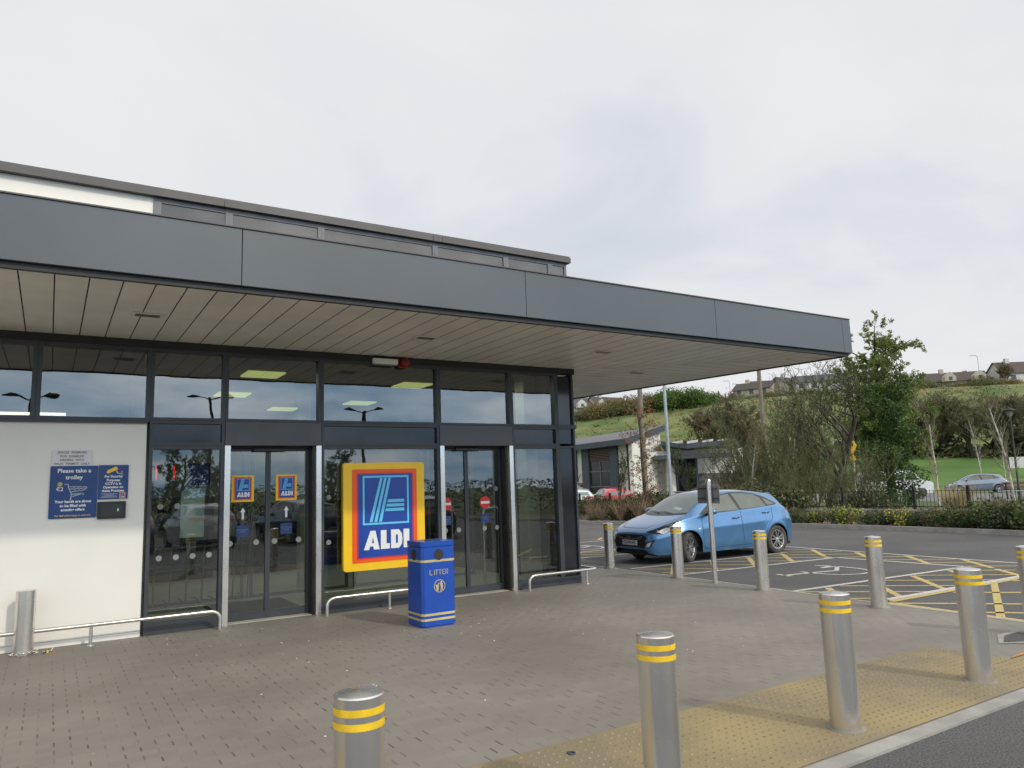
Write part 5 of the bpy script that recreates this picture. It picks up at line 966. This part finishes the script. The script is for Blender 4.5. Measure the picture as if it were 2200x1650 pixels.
# ------------------------------------------------------------------ houses on the hill
RT = [M('brown_roof_tiles', (.065, .050, .046), .8, var=.2), M('slate_roof', (.075, .075, .085), .8, var=.2)]; HWALL = [M('cream_render', (.42, .38, .31), .8), M('pale_render_house', (.5, .49, .46), .8)]
def house(px, d, L_, W2, hw, hr, rt, wl_, rot, lb, dz=0, dormers=0, grp='houses along the hill crest'):
    p = spot(px, d); z = hill(p.x, p.y) + dz; base = math.atan2(p.y, p.x) + math.pi / 2; t = empty('house', (p.x, p.y, z), base + rad(rot), label=lb, cat='house', group=grp)
    mb = MB(); mb.box(-L_ / 2, L_ / 2, -W2 / 2, W2 / 2, -5, hw, HWALL[wl_])
    for s_ in (-1, 1): mb.plate([(-W2 / 2, hw), (W2 / 2, hw), (0, hw + hr)], (s_ * L_ / 2, 0, 0), (0, 1, 0), (0, 0, 1), HWALL[wl_], t=-.2 * s_)
    mb.build('wall', t)
    mb = MB(); k = hr / (W2 / 2); o_ = .35
    for s_ in (-1, 1): mb.add([(-L_ / 2 - o_, s_ * (W2 / 2 + o_), hw - k * o_), (L_ / 2 + o_, s_ * (W2 / 2 + o_), hw - k * o_), (L_ / 2 + o_, 0, hw + hr), (-L_ / 2 - o_, 0, hw + hr)] + [(-L_ / 2 - o_, s_ * (W2 / 2 + o_), hw - k * o_ + .18), (L_ / 2 + o_, s_ * (W2 / 2 + o_), hw - k * o_ + .18), (L_ / 2 + o_, 0, hw + hr + .18), (-L_ / 2 - o_, 0, hw + hr + .18)], [(0, 3, 2, 1), (4, 5, 6, 7), (0, 1, 5, 4), (1, 2, 6, 5), (3, 0, 4, 7)], RT[rt])
    rf = mb.build('roof', t); mb = MB(); mb.box(L_ * .22 - .5, L_ * .22 + .5, -.4, .4, hw + hr - .3, hw + hr + 1.1, HWALL[wl_]); mb.build('chimney', rf)
    n = max(2, int(L_ / 3.2))
    for i in range(n):
        x = -L_ / 2 + (i + .5) * L_ / n; mb = MB(); mb.box(x - .6, x + .6, W2 / 2 + .01, W2 / 2 + .05, 1.0, 2.2, M('house_window', (.05, .06, .07), .15) if not i else bpy.data.materials['house_window']); mb.build('window', t)
    for i in range(dormers):
        x = -L_ / 4 + i * L_ / 2 / max(1, dormers - 1) if dormers > 1 else 0; mb = MB(); mb.plate([(-1.3, hw - .3), (1.3, hw - .3), (1.3, hw + .9), (0, hw + 2.1), (-1.3, hw + .9)], (x, W2 / 2 + .3, 0), (-1, 0, 0), (0, 0, 1), HWALL[wl_], t=2.6); mb.v = [(a, b - 2.6, c) if False else (a, b, c) for a, b, c in mb.v]; dm_ = mb.build('dormer', t); mb = MB(); mb.box(x - .4, x + .4, W2 / 2 + 2.92, W2 / 2 + 2.95, hw - .1, hw + .8, bpy.data.materials['house_window']); mb.build('window', dm_)
house(1268, 222, 12, 8, 3.4, 3.2, 1, 1, 15, 'pale house with two dormers at the left end of the crest under the canopy', .6, 2)
house(1312, 224, 12, 9, 3.2, 3.6, 0, 0, 40, 'cream gabled house on the crest, second from the left under the canopy', .2)
house(1668, 228, 12, 8, 2.8, 2.2, 1, 1, 12, 'slate roofed house half hidden behind the bare treetops', 1.6)
house(1712, 226, 10, 8, 2.6, 2.4, 1, 0, 50, 'gabled cream house between the two bare treetops', 1.6)
house(1822, 222, 24, 9, 2.6, 2.2, 1, 1, 8, 'long slate roofed house behind the ivy covered tree, left side', 1.2)
house(2003, 226, 15, 9, 2.3, 1.8, 1, 1, -6, 'long low slate roofed house just right of the ivy covered tree', -1.2)
house(2074, 226, 14, 9, 2.4, 2.6, 0, 0, 20, 'brown roofed cream house with a chimney on the crest', -1.2, 2)
house(2128, 228, 14, 9, 2.4, 2.2, 0, 0, -10, 'brown roofed house behind a rounded bush on the crest', -1.4)
house(2214, 226, 12, 8, 2.8, 3.0, 0, 1, 35, 'gabled house cut off by the right edge on the crest', -.7)
house(1640, 224, 11, 8, 2.4, 2.2, 0, 0, -20, 'low brown roofed house by the tall grey pole', 1.4)

# ------------------------------------------------------------------ the white community building beyond the railings
cb = empty('white_building', tuple(spot(1400, 52)), 0, label='low white rendered building with grey sloping roofs beyond the railings', cat='building')
def cbp(mb, nm, par=None, **k): mb.v = [(x - cb.location.x, y_ - cb.location.y, z) for x, y_, z in mb.v]; return mb.build(nm, par or cb, **k)
CW = M('white_render', (.66, .64, .60), .8, var=.08, scale=.5); CR = M('grey_metal_roof', (.10, .102, .11), .5, metal=.2, stretch=(1, 1, 1)); CFm = M('slate_blue_frame', (.045, .055, .075), .5); STN = M('grey_stone_cladding', (.10, .10, .10), .9, var=.5, scale=5, bump=.8, bscale=8)
def zat(py_, px, d): return 1.68 + ((1046 - .0343 * (px - 1100)) - py_) / 1577 * d / math.sqrt(1) * 1.0
def wallq(mb, pa, da, pb, db, z0a, z1a, z0b, z1b, m, th=.25):   # wall between two ground spots with its own heights and thickness
    a = spot(pa, da); b = spot(pb, db); n = Vector((-(b - a).y, (b - a).x, 0)).normalized() * th
    if n.dot(a) < 0: n = -n
    mb.add([(a.x, a.y, z0a), (b.x, b.y, z0b), (b.x, b.y, z1b), (a.x, a.y, z1a), (a.x + n.x, a.y + n.y, z0a), (b.x + n.x, b.y + n.y, z0b), (b.x + n.x, b.y + n.y, z1b), (a.x + n.x, a.y + n.y, z1a)], [(0, 1, 2, 3), (5, 4, 7, 6), (3, 2, 6, 7), (1, 5, 6, 2), (4, 0, 3, 7)], m)
# front gable facing the car park (left block): near corner at column 1365
mb = MB(); wallq(mb, 1180, 56, 1362, 50, -.05, 4.3, -.05, 4.5, CW); wallq(mb, 1362, 50, 1424, 57, -.05, 4.5, -.05, 5.75, CW); wallq(mb, 1180, 56, 1240, 66, -.05, 4.3, -.05, 5.5, CW); cbp(mb, 'wall')
FA, FB = spot(1180, 56), spot(1362, 50)
def fp(px, out):       # point on the long front wall on the sight line of column px, out metres in front of it
    t = spot(px, 1); d = FB - FA; k = (FA.x * t.y - FA.y * t.x) / (d.y * t.x - d.x * t.y); p = FA + d * k; n = Vector((-d.y, d.x, 0)).normalized(); n = -n if n.dot(p) > 0 else n; return p + n * out
def front(mb, a, b, z0, z1, out, th, m):
    A, B = fp(a, out), fp(b, out); n = (fp(a, 0) - fp(a, 1)).normalized() * th; mb.add([(p.x, p.y, z) for z in (z0, z1) for p in (A, B, B + n, A + n)], [(3, 2, 1, 0), (4, 5, 6, 7), (0, 1, 5, 4), (1, 2, 6, 5), (2, 3, 7, 6), (3, 0, 4, 7)], m)
DP = M('dark_pane', (.015, .02, .022), .08)
for a_, b_, z0_ in ((1228, 1243, 1.9), (1256, 1271, 0), (1316, 1332, 0)): mm_ = MB(); front(mm_, a_, b_, z0_, 4.28, .20, .2, CFm); cbp(mm_, 'window_frame')
mm_ = MB(); front(mm_, 1271.3, 1315.7, 0, 3.25, .06, .05, DP); wp_ = cbp(mm_, 'window')
for z_ in (1.45, 2.5): mm_ = MB(); front(mm_, 1272, 1315, z_, z_ + .07, .12, .055, CLERF); cbp(mm_, 'glazing_bar', wp_)
mm_ = MB(); front(mm_, 1293, 1294.4, .02, 3.2, .12, .055, CLERF); cbp(mm_, 'glazing_bar', wp_)
mm_ = MB()
for k in range(9): front(mm_, 1271.5, 1315.5, 3.27 + k * .11, 3.35 + k * .11, .12, .10, M('brown_louvre', (.07, .035, .025), .6) if k == 0 else bpy.data.materials['brown_louvre'])
cbp(mm_, 'louvre')
mm_ = MB(); front(mm_, 1352, 1354, 0, 4.4, .12, .1, CFm); cbp(mm_, 'downpipe')
def slab(mb, cs, th, m):
    lo = [(p.x, p.y, p.z) for p in cs]; hi = [(p.x, p.y, p.z + th) for p in cs]; mb.add(lo + hi, [(3, 2, 1, 0), (4, 5, 6, 7), (0, 1, 5, 4), (1, 2, 6, 5), (2, 3, 7, 6), (3, 0, 4, 7)], m)
mb = MB(); slab(mb, [spot(1165, 55.4, 4.0), spot(1352, 48.8, 4.2), spot(1437, 57.5, 5.55), spot(1240, 67, 5.35)], .38, CFm); cbp(mb, 'fascia')
mb = MB(); slab(mb, [spot(1168, 55.6, 4.39), spot(1353, 49.2, 4.59), spot(1435, 57.4, 5.94), spot(1241, 66.8, 5.74)], .04, CR); rfo = cbp(mb, 'roof')
for px_, d_ in ((1262, 58), (1237, 60), (1400, 57)): mm_ = MB(); q = spot(px_, d_, 5.0); mm_.box(q.x - .3, q.x + .3, q.y - .25, q.y + .25, 4.6, 5.1, HWALL[1]); cbp(mm_, 'roof_vent', rfo)
# lower right wing with butterfly roof, porch and stone base
mb = MB(); wallq(mb, 1424, 57, 1600, 60.5, -.05, 4.0, -.05, 4.1, CW); wallq(mb, 1404, 54.5, 1445, 55.4, 3.45, 3.85, 3.45, 3.9, CW, .2); wallq(mb, 1438, 55.5, 1452, 55.9, -.05, 3.4, -.05, 3.4, CW, .3); cbp(mb, 'wall')
mb = MB(); wallq(mb, 1500, 57.5, 1602, 59.9, -.05, 2.2, -.05, 2.2, STN, .3); cbp(mb, 'stone_base')
for a_, b_ in ((1453, 1457), (1475, 1478), (1497, 1501)): mb = MB(); wallq(mb, a_, 56.2, b_, 56.3, 0, 3.3, 0, 3.3, CFm, .15); cbp(mb, 'porch_post')
mb = MB(); wallq(mb, 1457, 56.9, 1497, 57.3, .1, 3.3, .1, 3.3, DP, .05); cbp(mb, 'window')
mb = MB(); slab(mb, [spot(1425, 54.5, 4.30), spot(1480, 54, 3.95), spot(1488, 64, 4.0), spot(1430, 65, 4.35)], .30, CFm); cbp(mb, 'wing_roof')
mb = MB(); slab(mb, [spot(1480.5, 54, 3.95), spot(1586, 55, 4.22), spot(1596, 65, 4.3), spot(1488.5, 64, 4.0)], .30, CFm); cbp(mb, 'wing_roof')
mb = MB(); slab(mb, [spot(1408, 54.0, 3.25), spot(1578, 55.2, 3.3), spot(1580, 56.6, 3.3), spot(1410, 56.2, 3.25)], .30, CFm); cbp(mb, 'porch_canopy')
for k in range(4): mm_ = MB(); a = 1448 + k * 33; slab(mm_, [spot(a, 57, 4.36 + (k % 3) * .03), spot(a + 24, 57, 4.44 + (k % 3) * .03), spot(a + 25, 59.5, 4.8), spot(a + 1, 59.5, 4.7)], .06, BLACKP); cbp(mm_, 'roof_light')
wl3 = empty('wall_lamp', tuple(spot(1265, 53.2, 3.55)), label='small white shaded lamp on the white building beside the dark window', cat='lamp'); mb = MB(); mb.lathe([(.05, .3), (.09, .25), (.35, .1), (.36, .08)], WHITE, 20); mb.build('shade', wl3); mb = MB(); mb.lathe([(.1, .08), (.1, -.1), (0, -.12)], FROST, 12); mb.build('bulb', wl3)
hk = empty('hanging_basket', tuple(spot(1249, 53.4, 1.75)), label='dark hanging basket on the white building beside the dark window', cat='basket'); mb = MB(); mb.lathe([(0, -.25), (.2, -.18), (.3, 0), (.28, .02), (0, .05)], DTWIG, 14); mb.build('basket', hk); mb = MB(); mb.tube([(-.28, 0, 0), (-.2, 0, .4), (0, 0, .65), (.25, 0, .6), (.35, 0, 0)], .02, IRON, 5); mb.build('hook', hk)
rb = empty('handrail', tuple(spot(1470, 50)), label='pale handrail in front of the dark porch', cat='rail')
mb = MB(); o_ = rb.location; pa = spot(1440, 50) - o_; pb = spot(1505, 50) - o_; mb.tube([pa + Vector((0, 0, 1.0)), pb + Vector((0, 0, .9))], .04, CLERF, 6); mb.build('bar', rb)
for q in (pa, pb, (pa + pb) / 2): mb = MB(); mb.tube([q, q + Vector((0, 0, .93))], .035, CLERF, 6); mb.build('leg', rb)

# ------------------------------------------------------------------ poles, lamps and signs
def pole(nm, px, d, h, r, m, lb, cat='pole', cap=None):
    t = spot(px, d); mb = MB(); mb.tube([(0, 0, 0), (0, 0, h * .5), (0, 0, h)], [r, r * .85, r * .7], m, 12); o = mb.build(nm, loc=(t.x, t.y, hill(t.x, t.y)), label=lb, cat=cat); return o
WOOD = M('weathered_pole_wood', (.20, .17, .135), .9, var=.25, stretch=(8, 8, .5)); GALV = M('galvanised_steel', (.36, .40, .43), .45, metal=.5)
pole('utility_pole', 1386, 38, 9.5, .15, WOOD, 'thick weathered wooden utility pole behind the spire shaped tree')
ut = pole('utility_pole', 1649, 44, 10.5, .14, WOOD, 'grey wooden utility pole standing in the thicket')
lp = empty('lamp_post', tuple(spot(1440, 31)), label='tall slim galvanised lamp post rising behind the blue car roof', cat='lamp post')
mb = MB(); mb.tube([(0, 0, 0), (0, 0, 3), (0, 0, 8)], [.085, .075, .055], GALV, 14); mb.build('pole', lp); mb = MB(); mb.box(-.5, .5, -.15, .15, 8.0, 8.1, GALV, c=.03); mb.build('lamp_head', lp)
bl = empty('lamp_post', tuple(spot(2184, 39)), label='black ornamental lamp post near the right edge by the picnic bench', cat='lamp post')
mb = MB(); mb.tube([(0, 0, 0), (0, 0, .9), (0, 0, .95), (0, 0, 4.0)], [.08, .08, .045, .04], IRON, 10); mb.build('pole', bl); mb = MB(); mb.lathe([(0, 4.45), (.04, 4.38), (.26, 4.28), (.28, 4.25), (.1, 4.22)], IRON, 16); mb.lathe([(.13, 4.22), (.10, 4.05), (.04, 3.98)], FROST, 14); mb.build('lamp_head', bl)
ws = empty('warning_sign', tuple(spot(1836, 38)), label='yellow diamond warning sign on a pale pole in front of the ivy covered tree', cat='sign')
mb = MB(); mb.tube([(0, 0, 0), (0, 0, 3.6)], .04, WHITE, 10); mb.build('pole', ws)
d_ = (Vector((0, 0, 0)) - ws.location); d_.z = 0; d_.normalize(); uu = Vector((0, 0, 1)).cross(d_); mb = MB(); mb.plate([(-.27, 0), (0, -.46), (.27, 0), (0, .46)], d_ * .06 + Vector((0, 0, 3.05)), uu * .8, (0, 0, 1), SYEL, t=.02); pl_ = mb.build('plate', ws)
mb = MB(); mb.plate([(-.08, -.03), (.08, -.03), (.1, .08), (.0, .15), (-.1, .08)], d_ * .085 + Vector((0, 0, 3.05)), uu * .8, (0, 0, 1), BLACK, t=.004); mb.build('symbol', pl_); mb = MB(); mb.plate([(-.12, -.2), (.12, -.2), (.12, .0), (-.12, .0)], d_ * .06 + Vector((0, 0, 2.55)), uu, (0, 0, 1), SYEL, t=.02); mb.build('lower_plate', ws)
for px, h, lb in ((1851, 3.4, 'curled white park lamp between the warning sign and the ivy'), (1797, 3.5, 'white shaded park lamp half hidden in the thicket')):
    t = empty('park_lamp', tuple(spot(px, 48)), label=lb, cat='lamp'); mb = MB(); mb.tube([(0, 0, 0), (0, 0, h), (0, 0, h + .1)], .035, WHITE, 8); mb.build('pole', t); mb = MB(); mb.tube([(0, 0, h + .1), (.1, -.1, h + .3), (.3, -.3, h + .2), (.32, -.32, h)], .06, WHITE, 8); mb.build('lamp_head', t)
wb = empty('notice_board', tuple(spot(2188, 45)), label='white notice board on posts behind the black lamp post', cat='notice board'); wb.rotation_euler.z = math.atan2(wb.location.y, wb.location.x) + math.pi / 2
mb = MB(); mb.box(-.42, .42, -.02, .02, 1.75, 2.3, WHITE, c=.005); mb.build('board', wb); mb = MB(); mb.box(-.40, -.34, .021, .06, 0, 2.3, IRON); mb.box(.34, .40, .021, .06, 0, 2.3, IRON); mb.build('posts', wb)
pb_ = empty('picnic_bench', tuple(spot(2188, 52)), label='brown slatted park bench near the right edge before the lawn', cat='bench'); pb_.rotation_euler.z = math.atan2(pb_.location.y, pb_.location.x) + math.pi / 2; BR = M('bench_wood', (.20, .11, .09), .7)
mb = MB(); mb.box(-.9, .9, -.2, .2, .42, .47, BR); mb.build('seat', pb_); mb = MB(); mb.box(-.9, .9, .2, .24, .6, .75, BR); mb.box(-.9, .9, .2, .24, .82, .97, BR); mb.build('backrest', pb_)
for s_ in (-.7, .7): mb = MB(); mb.box(s_ - .04, s_ + .04, -.2, .198, 0, .419, IRON); mb.box(s_ - .04, s_ + .04, .241, .28, 0, .95, IRON); mb.build('leg', pb_)
bs = empty('hoop_barrier', tuple(spot(2170, 33)), label='pale steel hoop barrier behind the railings near the right edge', cat='barrier'); dv = spot(2210, 33) - spot(2145, 33); mb = MB(); mb.tube([tuple(-dv * .5)] + [tuple(-dv * .5 + Vector((0, 0, .9))), tuple(dv * .5 + Vector((0, 0, .9))), tuple(dv * .5)], .03, GALV, 8); mb.build('hoop', bs)
for px, d, h in ((1583, 232, 8), (1603, 234, 7), (2130, 232, 8)):
    t = empty('street_lamp', (*spot(px, d)[:2], hill(*spot(px, d)[:2])), label=ordl([1583, 1603, 2130], px, 'thin street lamp on the skyline of the hill'), cat='street lamp', group='street lamps on the hill skyline'); t.rotation_euler.z = math.atan2(t.location.y, t.location.x) + math.pi / 2
    mb = MB(); mb.tube([(0, 0, 0), (0, 0, h), (.3, 0, h + .4), (1.3, 0, h + .5)], .09, GALV, 6); mb.build('pole', t); mb = MB(); mb.box(1.1, 1.9, -.12, .12, h + .42, h + .58, GALV); mb.build('lamp_head', t)

# ------------------------------------------------------------------ behind the photographer (seen mirrored in the glass)
def revtree(): return tree_meshes(55, 8, .2, trunk=.2, levels=4, nch=(12, 7, 5, 3), spread=.8, lenr=.42, L0=7.2, leaf=L_DRK, leafn=9, ls=.065, up=.2)
for i, (x, y_, s_) in enumerate(((-8, -21, .85), (-3.5, -22, 1.0), (1.5, -22.5, .75), (5, -21.5, .95), (9, -22, .75), (14, -22, .9), (-13, -20, 1.0), (20, -24, .7))):
    plant('rev', 'hedge_tree', revtree, 0, 0, ordl([-8, -3.5, 1.5, 5, 9, 14, -13, 20], x, 'leafy tree behind the photographer'), 'tree', 'trees behind the photographer', 1, i * 2.2, H=4.9 * s_, z=0, xy=(x, y_))
mb = MB(); rr = random.Random(4)
for k in range(20000): leafq(mb, Vector((rr.uniform(-22, 34), rr.gauss(-20.5, .4), rr.uniform(0, 1) ** .8 * 2.2)), .075, L_DRK if rr.random() < .7 else L_OLV, rr)
mb.build('hedge', label='clipped dark hedge behind the photographer', cat='hedge')
for i, (x, y_) in enumerate(((5.8, -13), (14, -16), (-.8, -15))):
    t = empty('lamp_post', (x, y_, 0), label=ordl([5.8, 14, -.8], x, 'dark twin headed lamp post behind the photographer'), cat='lamp post', group='lamp posts behind the photographer'); mb = MB(); mb.tube([(0, 0, 0), (0, 0, 6)], [.09, .06], IRON, 10); mb.build('pole', t)
    for s_ in (-1, 1): mb = MB(); mb.tube([(0, 0, 5.9), (s_ * .6, 0, 6.1)], .03, IRON, 6); mb.lathe([(0, .12), (.3, 0), (.28, -.03), (0, -.04)], IRON, 12, Matrix.Translation((s_ * .75, 0, 6.08))); mb.build('lamp_head', t)
